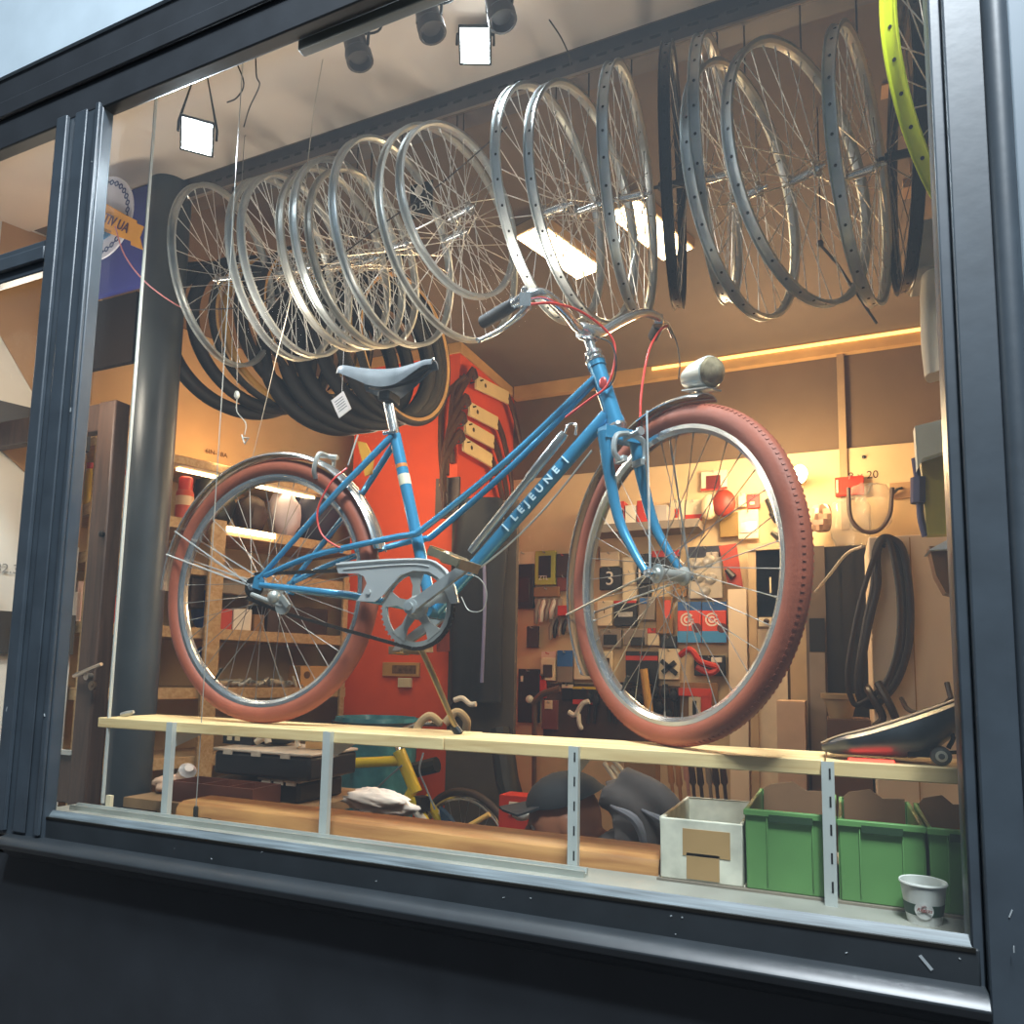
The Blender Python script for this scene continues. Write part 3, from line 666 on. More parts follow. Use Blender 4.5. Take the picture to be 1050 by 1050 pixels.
# ================================================================ DISPLAY: planks, uprights, sill objects
py0=C(0,1.395,0).y
def plank(x0,x1,d,label,seed):
    m=MB(); m.span((x0+.001,py0,PT-.026),(x1-.001,py0+d,PT))
    o=solo('shelf_plank',m,PINE,label,'plank','planks of the long display shelf',bevel=.002); return o
xs=[at(100,740,1.395).x, at(455,762,1.395).x, at(846,786,1.395).x, .46]
plank(xs[0],xs[1],.19,'left pine plank, under the bicycle rear wheel',0)
plank(xs[1],xs[2],.17,'middle pine plank, under the bicycle front wheel',1)
p3=plank(xs[2],xs[3],.17,'right pine plank, end piece under the curved black board',2)
# slotted uprights standing on the window board
ZB=.826
def upright(px,py,label,slots):
    c=at(px,py,1.385); m=MB(); w=.020; y=py0-.0145
    m.prism([V((c.x-w/2,y,ZB)),V((c.x+w/2,y,ZB)),V((c.x+w/2,y+.014,ZB)),V((c.x+w/2-.002,y+.014,ZB)),V((c.x+w/2-.002,y+.002,ZB)),V((c.x-w/2+.002,y+.002,ZB)),V((c.x-w/2+.002,y+.014,ZB)),V((c.x-w/2,y+.014,ZB))],V((0,0,PT-.0005-ZB)))
    if slots:
        for i in range(5):
            z=ZB+.022+i*.046; m.span((c.x-.0016+.003,y-.0006,z),(c.x+.0016+.003,y+.001,z+.018),1)
    t=solo('shelf_upright',m,[GALV,BLACK],label,'upright','metal uprights carrying the planks')
    b=MB(); b.prism([V((c.x-.004,py0+.001,PT-.027)),V((c.x-.004,py0+.11,PT-.027)),V((c.x-.004,py0+.11,PT-.033)),V((c.x-.004,py0+.01,PT-.062)),V((c.x-.004,py0+.001,PT-.062))],V((.003,0,0)))
    part('bracket',b,GALV,t)
    return t
upright(172,790,'grey metal shelf upright nearest the round column',False)
upright(334,800,'grey metal shelf upright in front of the black cases',False)
upright(588,830,'slotted metal shelf upright in front of the crouching person',True)
upright(850.5,855,'slotted metal shelf upright in front of the green crates',True)
# aluminium channel lying along the board
m=MB(); xr=at(600,893,1.36).x; ych=C(0,1.352,0).y
m.prism([V((-1.84,ych,ZB)),V((-1.84,ych+.026,ZB)),V((-1.84,ych+.026,ZB+.014)),V((-1.84,ych+.020,ZB+.014)),V((-1.84,ych+.016,ZB+.006)),V((-1.84,ych+.010,ZB+.006)),V((-1.84,ych+.006,ZB+.012)),V((-1.84,ych,ZB+.012))],V((xr+1.84,0,0)))
solo('aluminium_channel',m,mat('channel_aluminium','b9beb8',rough=.35,metal=.6),'long pale aluminium channel lying along the window sill','channel')
# varnished timber ledge behind
lz=ZB-.02
m=MB(); ly=C(0,1.43,0).y
pr=[(ly,ZB-.026),(ly,ZB+.016),(ly+.008,ZB+.028),(ly+.022,ZB+.033),(ly+.115,ZB+.033),(ly+.125,ZB+.026),(ly+.125,ZB-.026)]
lx0=at(181,826,1.43).x; lx1=at(675,890,1.41).x-.004; m.prism([V((lx0,y,z)) for y,z in pr],V((lx1-lx0,0,0)))
solo('window_ledge',m,LEDGE,'rounded varnished wooden ledge running behind the sill','ledge')
m=MB(); m.span((lx1+.002,C(0,1.405,0).y,ZB-.006),(.5,ly+.36,ZB+.004)); solo('crate_shelf',m,wood('grey_board_wood','6d6458','857a6a',.6),'low grey board under the crates','board')
# crates
CZ=ZB+.004
def crate(x0,x1,y0,y1,z1,mtl,label,group,rim=None,tap=.006):
    t=thing('crate',label,'crate',((x0+x1)/2,(y0+y1)/2,CZ),group); th=.006; m=MB()
    m.span((x0,y0,CZ),(x1,y0+th,z1)); m.span((x0,y1-th,CZ),(x1,y1,z1)); m.span((x0,y0+th,CZ),(x0+th,y1-th,z1)); m.span((x1-th,y0+th,CZ),(x1,y1-th,z1)); m.span((x0+th,y0+th,CZ),(x1-th,y1-th,CZ+th))
    part('body',m,mtl,t,bevel=.002); return t
cy=C(0,1.412,0).y
def ged(px,y=1.412): return at(px,870,y).x
for i,(a,b,lab) in enumerate(((765,857,'green plastic crate between the taped crate and the slotted upright'),(861,948,'green plastic crate behind the paper cup, right of the slotted upright'),(953,1032,'green plastic crate at the far right, cut off by the window frame'))):
    x0,x1=ged(a),ged(b); z1=at(a,837+ (a-765)*.075,1.47).z
    z1=CZ+(.137,.133,.132)[i]
    t=crate(x0,x1,cy,cy+.27,z1,GREEN,lab,None)
    f=MB(); w=x1-x0
    f.span((x0+w*.24,cy-.004,CZ+.012),(x0+w*.255,cy,z1-.004)); f.span((x1-w*.255,cy-.004,CZ+.012),(x1-w*.24,cy,z1-.004)); f.span((x0-.003,cy-.006,z1-.010),(x1+.003,cy,z1))
    part('rib',f,GREEN,t,bevel=.001)
    h=MB(); h.span((x0+w*.27,cy-.007,z1-.018),(x0+w*.76,cy-.0055,z1-.006)); part('grip_slot',h,mat('slot_shadow_green','1d3a1c',rough=.7),t)
    c=MB(); c.prism([V((x0+.009,cy+.24,CZ+.007)),V((x1-.009,cy+.24,CZ+.007)),V((x1-.009,cy+.255,z1+.006)),V((x0+w*.62,cy+.254,z1+.004)),V((x0+w*.45,cy+.255,z1+.020)),V((x0+w*.15,cy+.254,z1+.012)),V((x0+.009,cy+.254,z1+.002))],V((0,.004,0)))
    solo('cardboard_flap',c,mat('brown_card','6a4a2e',rough=.85,var=.2),('torn cardboard flap standing in the green crate next to the taped crate','torn cardboard flap standing in the crate behind the paper cup','torn cardboard flap standing in the far right green crate')[i],'cardboard')
x0,x1=at(677,880,1.412).x,at(764,880,1.412).x
t=crate(x0,x1-.004,cy,cy+.27,CZ+.108,mat('stained_white_crate','c9c6b4',rough=.7,var=.25,scale=20),'dirty white crate patched with brown tape, left of the green crates',None)
tp=MB()
for a,b,c,d in ((700,849,749,882),(704,874,738,905)):
    p=at(a,b,1.412); q=at(c,d,1.412); tp.span((p.x,cy-.0012-(.0006 if a==706 else 0),max(q.z,CZ+.004)),(q.x,cy,min(p.z,CZ+.106)))
part('tape_patch',tp,TAPE,t)
rd=MB(); rd.prism([at(655,843,2.05),at(690,843,2.05),at(672,818,2.05),at(655,818,2.05)],V((0,.05,0)))
# paper cup
cp=atz(948,945,ZB); cp=V((cp.x,max(cp.y,.055),ZB)); t=thing('paper_cup','white paper cup with a dark green band on the sill at the right','cup',cp)
PAPERW=mat('cup_paper','d9d9d2',rough=.55,var=.04)
m=MB(); m.lathe(cp,Z_,[(.0225,.003),(.0225,0),(.024,0),(.0325,.058),(.0345,.059),(.0345,.061),(.0335,.0625),(.0318,.0615),(.0228,.006),(.0,.006)],36); part('cup_body',m,PAPERW,t)
m=MB(); m.lathe(cp,Z_,[(.0264,.014),(.0268,.014),(.0292,.031),(.0288,.031)],36); part('green_band',m,mat('cup_green','20402e',rough=.5),t)
vd=(CAM-cp); vd.z=0; vd.normalize(); rt=Z_.cross(vd).normalized()*1
sf=cp+vd*.0282+Z_*.0235; tl=(vd*1-Z_*-.0); upv=(Z_+vd*.14).normalized()
em=MB(); 
for k in range(1): 
    pts=[]
    for j in range(28):
        a=2*pi*j/28; dx=.0135*cos(a); dz=.0135*sin(a); rr=.0284+.14*dz*.95+.0004
        th=dx/rr; pts.append(cp+(vd*cos(th)+rt*sin(th))*rr+Z_*(.0235+dz))
    c0=cp+vd*.0289+Z_*.0235
    em.add([c0]+pts,[(0,j+1,(j+1)%28+1) for j in range(28)])
part('round_emblem',em,mat('emblem_white','e2e2dc',rough=.5),t)
text_part('script_lettering','Ritazza',.0085,mat('emblem_ink','8e4b46',rough=.5),t,cp+vd*.0297+Z_*.0240,rt,upv,shear=.35,ext=.0004,spacing=.9)
text_part('small_lettering','caffè',.0040,mat('emblem_ink','8e4b46'),t,cp+vd*.0303+Z_*.0300,rt,upv,ext=.0003)
# curved black board on rollers at the right end of the planks
bz=PT; yk=py0+.07
t=thing('skateboard','black curved board with a small roller, lying on the right plank end','skateboard',(at(915,772,1.45).x,yk,bz))
top=[(843,764),(860,757),(890,750),(920,741),(950,731),(975,722),(1000,710)]; bot=[(847,769),(862,775),(885,779),(915,779),(940,772),(965,755),(1000,735)]
YK=yk+1.22
P=[at(x,y,YK) for x,y in spline([V((x,y,0)) for x,y in top],4) for _ in (0,)] if False else None
tp_=[at(v.x,v.y,YK) for v in spline([V((x,y,0)) for x,y in top],4)]; bt_=[at(v.x,v.y,YK) for v in spline([V((x,y,0)) for x,y in bot],4)]
m=MB(); n=len(tp_); Wd=.075
rings=[]
for i in range(n):
    a,b=tp_[i],bt_[i]; b=V((a.x,b.y,max(b.z,PT+.006))); k=i/(n-1); w=Wd*(.25+.75*min(1,k*4))*(1 if k<.7 else 1-(k-.7)*1.2)
    h=a.z-b.z; r=[]
    for j in range(12):
        an=pi+pi*j/11; r.append(V((a.x,yk+cos(an)*w,a.z+sin(an)*h)))
    r+= [V((a.x,yk+w*.85,a.z+.003)),V((a.x,yk,a.z+.005)),V((a.x,yk-w*.85,a.z+.003))]
    rings.append(r)
K=len(rings[0]); m.v=[p for r in rings for p in r]; m.f=[(i*K+j,i*K+(j+1)%K,(i+1)*K+(j+1)%K,(i+1)*K+j) for i in range(n-1) for j in range(K)]+[tuple(range(K)),tuple((n-1)*K+j for j in range(K))[::-1]]; m.m=[0]*len(m.f)
part('deck',m,mat('scuffed_black_board','454b51',rough=.35,var=.4,scale=14,spec=.6),t,sharp=60)
m=MB(); e=[tp_[i]+V((0,-Wd*.0,.006)) for i in range(n)]; m.tube([p+V((0,-.03,0)) for p in e],.004,6,flat=(Z_,.5)); part('edge_strip',m,mat('tan_edge','9a7a55',rough=.6),t)
m=MB(); wc=V((at(965,773,YK-.05).x,yk-.045,PT+.016)); m.lathe(wc,-Y_,[(.006,-.01),(.0155,-.008),(.0155,.008),(.008,.010),(.004,.013)],20); part('roller',m,[mat('grey_roller','5a5a56',rough=.5)],t)
m=MB(); m.lathe(wc+V((0,-.0105,0)),-Y_,[(.009,0),(.009,.0015),(.004,.002)],16); part('roller_hub',m,mat('pale_hub','b8b2a0',rough=.4),t)
m=MB(); m.box(wc+V((-.028,.03,.006)),(.04,.06,.020)); m.tube(spline([wc+V((.012,.01,.012)),wc+V((.02,.01,.03)),wc+V((.012,.01,.045))],4),.004,6); m.tube(spline([wc+V((.012,.02,.004)),wc+V((.04,.02,.008)),wc+V((.07,.02,.018))],4),.0035,6); part('truck',m,BLACK,t)
m=MB(); rp_=at(866,765,YK-.075); m.lathe(V((rp_.x,yk-.045,rp_.z)),-Y_,[(.006,-.01),(.006,.006),(.003,.007)],12); part('bolt',m,DSTEEL,t)
# small red lamp glowing beneath it
lp0=at(892,776,YK); m=MB(); m.span((lp0.x-.035,py0+.015,PT),(lp0.x+.035,py0+.03,PT+.004))
solo('red_light',m,mat('red_lamp','ff2a20',emit=(1,.05,.03),strength=4),'small red light glowing under the curved black board','light')
# debris on plank left end
m=MB(); c=at(130,733,1.46); c.z=PT+.0075; m.tube([c+V((-.02,0,-.003)),c,c+V((.02,.004,.006))],[.006,.008,.005],8); solo('metal_clip',m,ALUD,'small metal clip lying on the left end of the planks','clip')
# ================================================================ STRINGS, CABLES
def cord(name,pts,r,m,label,cat): return solo(name,MB().tube(spline(pts,5),r,6),m,label,cat)
ct=2.934
b0=at(201,828,1.405); 
w=MB(); w.tube([V((b0.x,b0.y,ZB)),V((b0.x,b0.y,ct))],.0013,6); 
t=solo('display_wire',w,ALUD,'thin vertical steel wire passing in front of the bicycle rear wheel','wire')
w=MB(); w.lathe((b0.x,b0.y,ZB),Z_,[(.012,0),(.012,.006),(.006,.008),(.006,.03),(.004,.034)],12); w.box((b0.x+.03,b0.y,ZB+.004),(.03,.012,.008)); part('wire_clamp',w,DSTEEL,t)
s0=at(332,40,1.55); s0.z=min(s0.z,ct)
cord('string',[s0,at(321,120,1.6),at(309,225,1.66),at(298,305,1.68),at(282,372,1.70),at(266,440,1.71),at(252,497,1.72)],.0012,mat('pale_string','b9ae9c',rough=.8),'slanting pale string hanging from the soffit across the left wheels','string')
c0=at(253,120,1.70)
t=cord('hook_cord',[V((c0.x,c0.y,ct)),at(250,150,1.70),at(246,235,1.70),at(244,330,1.70),at(243,395,1.70)],.0014,mat('grey_cord','8f8a84',rough=.7),'grey cord with a ball and wire hook hanging left of the saddle','cord')
m=MB(); m.ball(at(243,405,1.70),(.009,.009,.014),10); part('ball_weight',m,GALV,t)
m=MB(); m.tube(spline([at(243,408,1.70),at(243,422,1.70),at(252,434,1.70),at(251,446,1.70)],5),.0016,6); m.tube([at(248,446,1.70),at(251,455,1.70),at(255,449,1.70),at(250,449,1.70)],.0028,6); part('wire_hook',m,GALV,t)
cord('pink_cable',[at(118,232,1.52),at(128,262,1.53),at(150,290,1.56),at(180,312,1.66),at(196,318,1.75)],.0022,mat('pink_cable','d98f94',rough=.5),'thin pink cable running from the round sign to the first hanging wheel','cable')
cord('dark_cable',[at(196,318,1.75),at(262,312,1.74),at(330,275,1.74),at(395,228,1.74),at(450,190,1.76),at(520,130,1.80)],.002,mat('dark_cable','2a2624',rough=.6),'thin dark cable strung across the left hanging wheels','cable')
cord('ceiling_wire',[at(240,58,1.42),at(250,85,1.43),at(243,100,1.45),at(233,105,1.46)],.002,mat('dark_cable','2a2624'),'short dark wire end dangling from the head beam, left one','wire')
cord('ceiling_wire',[at(262,54,1.42),at(263,78,1.43),at(266,88,1.45),at(256,110,1.50),at(250,130,1.56)],.002,mat('dark_cable','2a2624'),'short dark wire with a plug dangling from the head beam, right one','wire')
cord('ceiling_wire',[at(563,20,1.58),at(575,38,1.62),at(584,58,1.70),at(585,68,1.78)],.002,mat('dark_cable','2a2624'),'dark wire hanging from the soffit above the middle wheels','wire')
m=MB(); m.tube([V((at(842,252,2.3).x,at(842,252,2.3).y,2.955)),at(842,252,2.3)],.002,6); m.tube([at(842,252,2.3),at(858,270,2.3),at(899,332,2.32)],.004,6); m.ball(at(841,250,2.3),.012,8); solo('hooked_rod',m,DSTEEL,'dark rod hanging slantwise from the ceiling behind the right wheels','rod')
# ================================================================ LAMPS
FLOODM=mat('flood_face','ffffff',emit=(.86,.94,1.),strength=26)
def flood(px,py,label,aim,Yf):
    c=at(px,py,Yf); t=thing('floodlight',label,'spotlight',(c.x,c.y,2.936),'lit floodlights on the soffit'); d=(V(aim)-c).normalized(); u,w=frame(d)
    Rm=M((u,w,d)).transposed()
    m=MB(); m.box(c-d*.014,(.088,.088,.026),mtx=Rm); part('housing',m,BLACK,t,bevel=.003)
    m=MB(); m.box(c+d*.0006,(.076,.076,.003),mtx=Rm); part('lamp_face',m,FLOODM,t)
    m=MB(); m.tube([c-d*.02+u*.05,c-d*.02+u*.05+Z_*.03,V((c.x,c.y,2.936)),c-d*.02-u*.05+Z_*.03,c-d*.02-u*.05],.004,6); part('yoke',m,BLACK,t)
    la=bpy.data.lights.new('flood_lamp','SPOT'); la.energy=60; la.color=(.80,.91,1.); la.spot_size=rad(130); la.spot_blend=.7; la.shadow_soft_size=.035
    o=bpy.data.objects.new('flood_lamp',la); COL.objects.link(o); o.location=c+d*.012; o.rotation_euler=d.to_track_quat('-Z','Y').to_euler()
flood(202,140,'lit white floodlight at the left, by the round column',(-.2,-1.2,1.0),1.40)
flood(487,47,'lit white floodlight in the middle of the soffit',(-.15,-1.2,.9),1.62)
def dead(px,py,label):
    c=atz(px,py,2.84); t=thing('spotlight',label,'spotlight',(c.x,c.y,2.933),'unlit black spotlights on the soffit'); d=V((.25,.1,-1)).normalized(); 
    m=MB(); m.lathe(c-d*.045,d,[(.018,0),(.030,.012),(.032,.055),(.036,.06),(.036,.085),(.030,.085),(.024,.07)],18); part('lamp_can',m,mat('charcoal_can','3a3430',rough=.45),t)
    m=MB(); m.tube([c+V((.034,0,0)),c+V((.036,0,.05)),V((c.x,c.y,2.933)),c+V((-.036,0,.05)),c+V((-.034,0,0))],.004,6); part('yoke',m,BLACK,t)
    m=MB(); m.tube(spline([c+V((0,0,.04)),c+V((.05,.02,.05)),c+V((.06,.03,.09))],4),.003,6); part('flex',m,BLACK,t)
dead(366,50,'unlit black spotlight right of the lighting track end')
dead(440,20,'unlit black spotlight above the middle floodlight, left')
dead(512,8,'unlit black spotlight above the middle floodlight, right')
k0=at(325,34,1.30); m=MB(); m.span((k0.x,.016,2.632),(1.0,.040,2.66)); m.span((k0.x+.1,.018,2.66),(k0.x+.12,.036,2.94)); solo('lighting_track',m,mat('green_grey_track','34352f',rough=.5),'dark lighting track fixed under the head beam','track',bevel=.003)
# fluorescent ceiling lamps, square to the left wall
TUBE=mat('warm_diffuser','ffe2b8',emit=(1,.74,.42),strength=11)
def trough(px,py,label,L=.42,Wd=.15):
    c=atz(px,py,2.90); t=thing('ceiling_lamp',label,'ceiling lamp',(c.x,c.y,2.949),'ceiling lamps')
    Rm=M((DN,DL,Z_)).transposed(); m=MB(); m.box((c.x,c.y,2.93),(Wd,L,.040),mtx=Rm); part('housing',m,mat('lamp_housing','c0a27c',rough=.6),t,bevel=.003)
    m=MB(); m.box((c.x,c.y,2.9085),(Wd*.86,L*.95,.006),mtx=Rm); part('diffuser',m,TUBE,t)
trough(575,262,'warm ceiling lamp on the left, glowing through the wheel spokes')
trough(668,240,'warm ceiling lamp on the right, behind the black rim')
# ================================================================ LEFT SHELVING
A0=C(-2.43,3.3,0)
def on_shelf(px,py,back=0.):        # point on the vertical front plane of the shelving (moved back into it)
    r=ray(px,py); q=A0-DN*back; k=(q-CAM).dot(DN)/r.dot(DN); return CAM+r*k
def sbox(mb,a,b,z0,z1,d0,d1,mi=0):   # box along the shelving from point a to b, depth d0..d1 behind the front plane
    a=V((a.x,a.y,0)); b=V((b.x,b.y,0))
    return mb.prism([a-DN*d0+Z_*z0,b-DN*d0+Z_*z0,b-DN*d1+Z_*z0,a-DN*d1+Z_*z0],Z_*(z1-z0),mi)
sh=thing('shelving_unit','tall pale wooden shelving along the left wall, loaded with bottles, bags and boxes','shelves',(A0-DL*.7-DN*.17).xy.to_3d())
SL=A0-DL*1.30; SR=A0+DL*.02
ZS=[2.16,1.875,1.672,1.38,1.106,.80,.50]
for i,z in enumerate(ZS):
    th=.04 if i==0 else .05
    part('shelf',sbox(MB(),SL,SR,z-th,z,0.,.36),SHELFW,sh,bevel=.002)
up=A0-DL*.73
for px in (212,): 
    p=on_shelf(px,700); a=p-DL*.035; part('upright',sbox(MB(),a,a+DL*.075,.0,1.89,-.022,-.001),SHELFW,sh,bevel=.003)
a=SR-DL*.05; part('upright',sbox(MB(),a,a+DL*.03,0,1.70,-.02,-.001),SHELFW,sh,bevel=.003)
part('upright',sbox(MB(),SL,SL+DL*.05,0,2.15,-.02,-.001),SHELFW,sh,bevel=.003)
# strip light under the top shelf and one on the second shelf edge
STRIP=mat('warm_strip','fff0d0',emit=(1,.72,.38),strength=7)
a=on_shelf(190,470); b=on_shelf(330,495)
solo('shelf_light',sbox(MB(),a,b,2.108,2.119,.06,.09),STRIP,'warm strip light under the top shelf above the red bottle','lamp')
a=on_shelf(232,540); b=on_shelf(281,547)
solo('shelf_light',sbox(MB(),a,b,1.845,1.868,-.016,-.001),mat('bright_tube','fff2d8',emit=(1,.80,.5),strength=11),'short glaring tube light on the second shelf edge behind the bicycle rear wheel','lamp')
text_o=thing('wall_note','small pencilled size mark on the left wall above the shelves','note',on_shelf(222,465,.40))
text_part('lettering','6IN-18A',.035,mat('pencil','6a5136',rough=.9),text_o,on_shelf(222,465,.414),DL,Z_)
def item(px0,py0,px1,py1,z,name,label,cat,m,d0=.03,dep=.12,bev=.004,group=None):
    a=on_shelf(px0,py0); b=on_shelf(px1,py0); h=on_shelf((px0+px1)/2,py0).z
    return solo(name,sbox(MB(),a,b,z,max(h,z+.02),d0,d0+dep),m,label,cat,group,bevel=bev)
# bottle
c=on_shelf(189,520,.10); c.z=1.875; t=thing('spray_can','red spray can with red cap on the second shelf beside the column','spray can',c)
m=MB(); m.lathe(c,Z_,[(.040,0),(.040,.135),(.034,.15)],20); part('can_body',m,mat('can_red_white','d25a40',rough=.35,var=.3,scale=10),t)
m=MB(); m.lathe(c+Z_*.148,Z_,[(.032,0),(.032,.06),(.026,.066)],20); part('cap',m,REDP,t)
m=MB(); m.lathe(c,Z_,[(.0405,.075),(.0405,.12)],20); part('label_band',m,mat('peach_label','e8c49a',rough=.4),t)
def can(px,z,lab,m1,m2,h=.13,r=.034,d=.1,name='bottle'):
    c=on_shelf(px,500,d); c.z=z; t=thing(name,lab,'bottle',c); m=MB(); m.lathe(c,Z_,[(r,0),(r,h*.7),(r*.5,h*.85),(r*.5,h*.9)],16); part('body',m,m1,t); m=MB(); m.lathe(c+Z_*h*.9,Z_,[(r*.55,0),(r*.55,h*.15)],14); part('cap',m,m2,t)
YEL=mat('yellow_plastic','d8b428',rough=.4); PINK=mat('pink_white','e2c0b0',rough=.5); DBLUE=mat('blue_bag','2b4f9e',rough=.5)
can(92,1.875,'yellow bottle with red cap seen just right of the navy post',YEL,REDP,.18)
can(128,1.875,'red-capped pale bottle between the brown door stile and the column',PINK,REDP,.18)
can(104,1.875,'dark bottle behind the brown door stile',DBROWN,REDP,.14)
def sack(px0,py0,px1,py1,z,label,m,d=.14,name='bag',cat='bag',rough=.25):
    a=on_shelf(px0,py1,d); b=on_shelf(px1,py1,d); h=on_shelf((px0+px1)/2,py0,d).z-z; c=(a+b)/2; c.z=z+h*.5
    w=(b-a).length/2; Rm=M((DL,DN,Z_)).transposed(); mb=MB(); mb.ball((0,0,0),(1,1,1),16); rnd=random.Random(label)
    vs=[]
    for p in mb.v:
        k=1+rough*(rnd.random()-.5); vs.append(c+Rm@V((p.x*w*k,p.y*.10*k,max(-.98,p.z*k*1.05)*h*.5)))
    mb.v=vs; return solo(name,mb,m,label,cat,sharp=50)
sack(196,488,236,536,1.875,'black pouch on the second shelf right of the red spray can',BLACK)
sack(240,510,270,545,1.875,'brown cap on the second shelf, left of the white and navy bag',DBROWN,name='cap',cat='cap')
sack(277,503,303,550,1.875,'crumpled white and lilac bag on the second shelf',mat('lilac_white','cfc4d2',rough=.6))
sack(300,492,345,556,1.875,'dark navy bag on the second shelf behind the seat stay',mat('navy_bag','26253a',rough=.6),rough=.1)
sack(198,606,216,658,1.38,'blue plastic container in the third bay left of the wooden upright',DBLUE,name='canister',cat='canister',rough=.05)
sack(198,664,214,690,1.106,'blue bag low in the fourth bay left of the wooden upright',DBLUE,rough=.1)
item(228,624,242,644,1.38,'box','small red box on the fourth shelf beside the wooden upright','box',REDP)
item(243,624,262,645,1.38,'box','upright white box on the fourth shelf','box',WHITE)
item(264,630,275,645,1.38,'box','narrow brown box right of the upright white box','box',mat('kraft','8f6a42',rough=.8))
item(278,622,340,646,1.38,'box','long dark box at the right of the fourth shelf','box',DBROWN,dep=.2)
item(312,683,345,705,1.106,'carton','kraft carton with a round hole on the fifth shelf','carton',mat('kraft_box','c99a5c',rough=.8))
hc=on_shelf(318,692,-.0); m=MB(); m.lathe(hc-DN*.029,DN,[(.018,0),(.018,.003),(.010,.003)],14)
solo('hole_ring',m,mat('hole_brown','6f4d28',rough=.8),'round brown hole ring on the kraft carton','ring')
item(200,592,214,606,1.672-.20,'box','dark box under the third shelf','box',DBROWN)
item(232,590,300,606,1.672-.12,'tray','low grey tray hanging under the third shelf','tray',mat('grey_tray','8a7a68',rough=.6))
rnd=random.Random(4)
for i in range(14):
    px=226+i*6.4; c=on_shelf(px,695,.05+rnd.random()*.08); c.z=1.106+.016+rnd.random()*.012
    m=MB(); d=V((rnd.uniform(-1,1),rnd.uniform(-1,1),rnd.uniform(-.2,.5))).normalized(); m.tube([c-d*.035,c,c+d*.03+Z_*.008],[.008,.012,.006],8); m.lathe(c,d,[(.016,-.004),(.016,.004)],12)
    solo('spare_part',m,ALUD if i%3 else mat('pale_part','cdbb9c',rough=.4),'small metal spare part in the heap on the fifth shelf','spare part','spare parts heaped on the fifth shelf')
for k,(px,w,h) in enumerate(((100,14,60),(118,10,40),(72,14,40),(84,12,55))):
    a=on_shelf(px,600); m=sbox(MB(),a,a+DL*w*.004,1.38,1.38+h*.003,.04,.16)
    solo('box',m,[PINK,REDP,WHITE,PINK][k],('pale box on the fourth shelf just right of the navy post','red box on the fourth shelf beside the brown door stile','white box half hidden by the navy post','pale pink box half hidden by the brown door stile')[k],'box')
# ================================================================ HANGING TYRES
def tyre_mesh(D,w=.035,wall=None,bead=True):
    R0=D/2-w/2; pr=[];mi=[]
    for k in range(13):
        a=-2.35+k*4.7/12; pr.append((R0+w*.55*cos(a),w*.5*sin(a)))
    for k in range(12,-1,-1):
        a=-2.35+k*4.7/12; pr.append((R0+(w*.55-.003)*cos(a),(w*.5-.003)*sin(a)))
    n=len(pr); mi=[0]*n
    for k in list(range(0,3))+list(range(10,12))+[12]: mi[k]=1
    m=MB(); m.ring((0,0,D/2),X_,Z_,pr,n=72,mis=mi); return m
TWARM=mat('tan_bead','c69a5e',rough=.55,var=.1); TB={'tan':[RUBBER,TWARM],'black':[RUBBER,RUBBER]}
TY=mat('ochre_tyre','b98a34',rough=.6)
def hang_tyre(px,py,Yc,D,yaw,kind,label,w=.04):
    c=at(px,py,Yc); key=('ty',D,kind,w)
    if key not in PROTO: PROTO[key]=mesh_of('tyre',tyre_mesh(D,w),TB[kind] if kind!='ochre' else [TY,TY])
    o=bpy.data.objects.new('bicycle_tyre',PROTO[key]); COL.objects.link(o); o.location=(c.x,c.y,c.z-D/2); o.rotation_euler=(0,0,rad(yaw))
    return tag(o,label,'tyre','tyres hanging by the left wall')
TYS=[(238,350,2.10,.58,74,'black','leftmost black tyre hanging just right of the round column',.045),
(250,350,2.14,.62,64,'black','second black tyre from the column, hanging behind the grey cord',.05),
(272,345,2.18,.62,70,'black','black tyre hanging just left of the tan-edged one beside the grey cord',.045),
(290,343,2.22,.61,72,'tan','tan-edged tyre left of the two narrow tan hoops',.034),
(303,345,2.26,.61,68,'ochre','ochre yellow tyre hanging in the middle of the row',.028),
(314,340,2.30,.61,70,'black','black tyre squeezed behind the ochre yellow one',.05),
(328,332,2.32,.60,80,'tan','tan-edged tyre hanging left of the white tag',.03),
(340,372,2.36,.60,58,'black','big black tyre hanging low beside the white tag',.055),
(358,370,2.40,.60,60,'black','black tyre hanging directly behind the white tag',.055),
(376,365,2.44,.62,56,'black','black tyre hanging behind the rear end of the saddle',.06),
(392,360,2.48,.62,66,'black','black tyre hanging behind the middle of the saddle',.055),
(404,358,2.50,.62,76,'black','black tyre just inside the tan-edged one on the orange pillar',.05),
(416,358,2.52,.63,84,'tan','large tan-edged tyre hanging against the orange pillar',.036)]
for a in TYS: hang_tyre(*a)
for i,(px,Y) in enumerate(((252,2.45),(300,2.55),(338,2.7),(412,2.7))): pass
m=MB(); p=at(190,272,2.0); q=at(428,262,2.52); m.tube([p,q],.012,10); m.tube([p,V((p.x,p.y,2.95))],.008,8); m.tube([q,V((q.x,q.y,2.95))],.008,8)
solo('tyre_rail',m,DSTEEL,'dark bar under the ceiling that the black tyres hang from','rail')
tc=at(350,415,1.98); m=MB(); m.box(tc,(.055,.003,.075),mtx=M.Rotation(-.5,3,'Y')); m.tube([tc+V((0,0,.03)),V((tc.x,tc.y,2.955))],.0008,5); t=solo('price_tag',m,mat('white_tag','c9cdd6',rough=.5),'white tag on the black tyres left of the seat post','tag')
m=MB(); 
for i in range(5): m.box(tc+M.Rotation(-.5,3,'Y')@V((0,-.002,.022-i*.010)),(.036,.001,.0035),mtx=M.Rotation(-.5,3,'Y'))
part('printed_lines',m,mat('tag_ink','77808c',rough=.6),t)
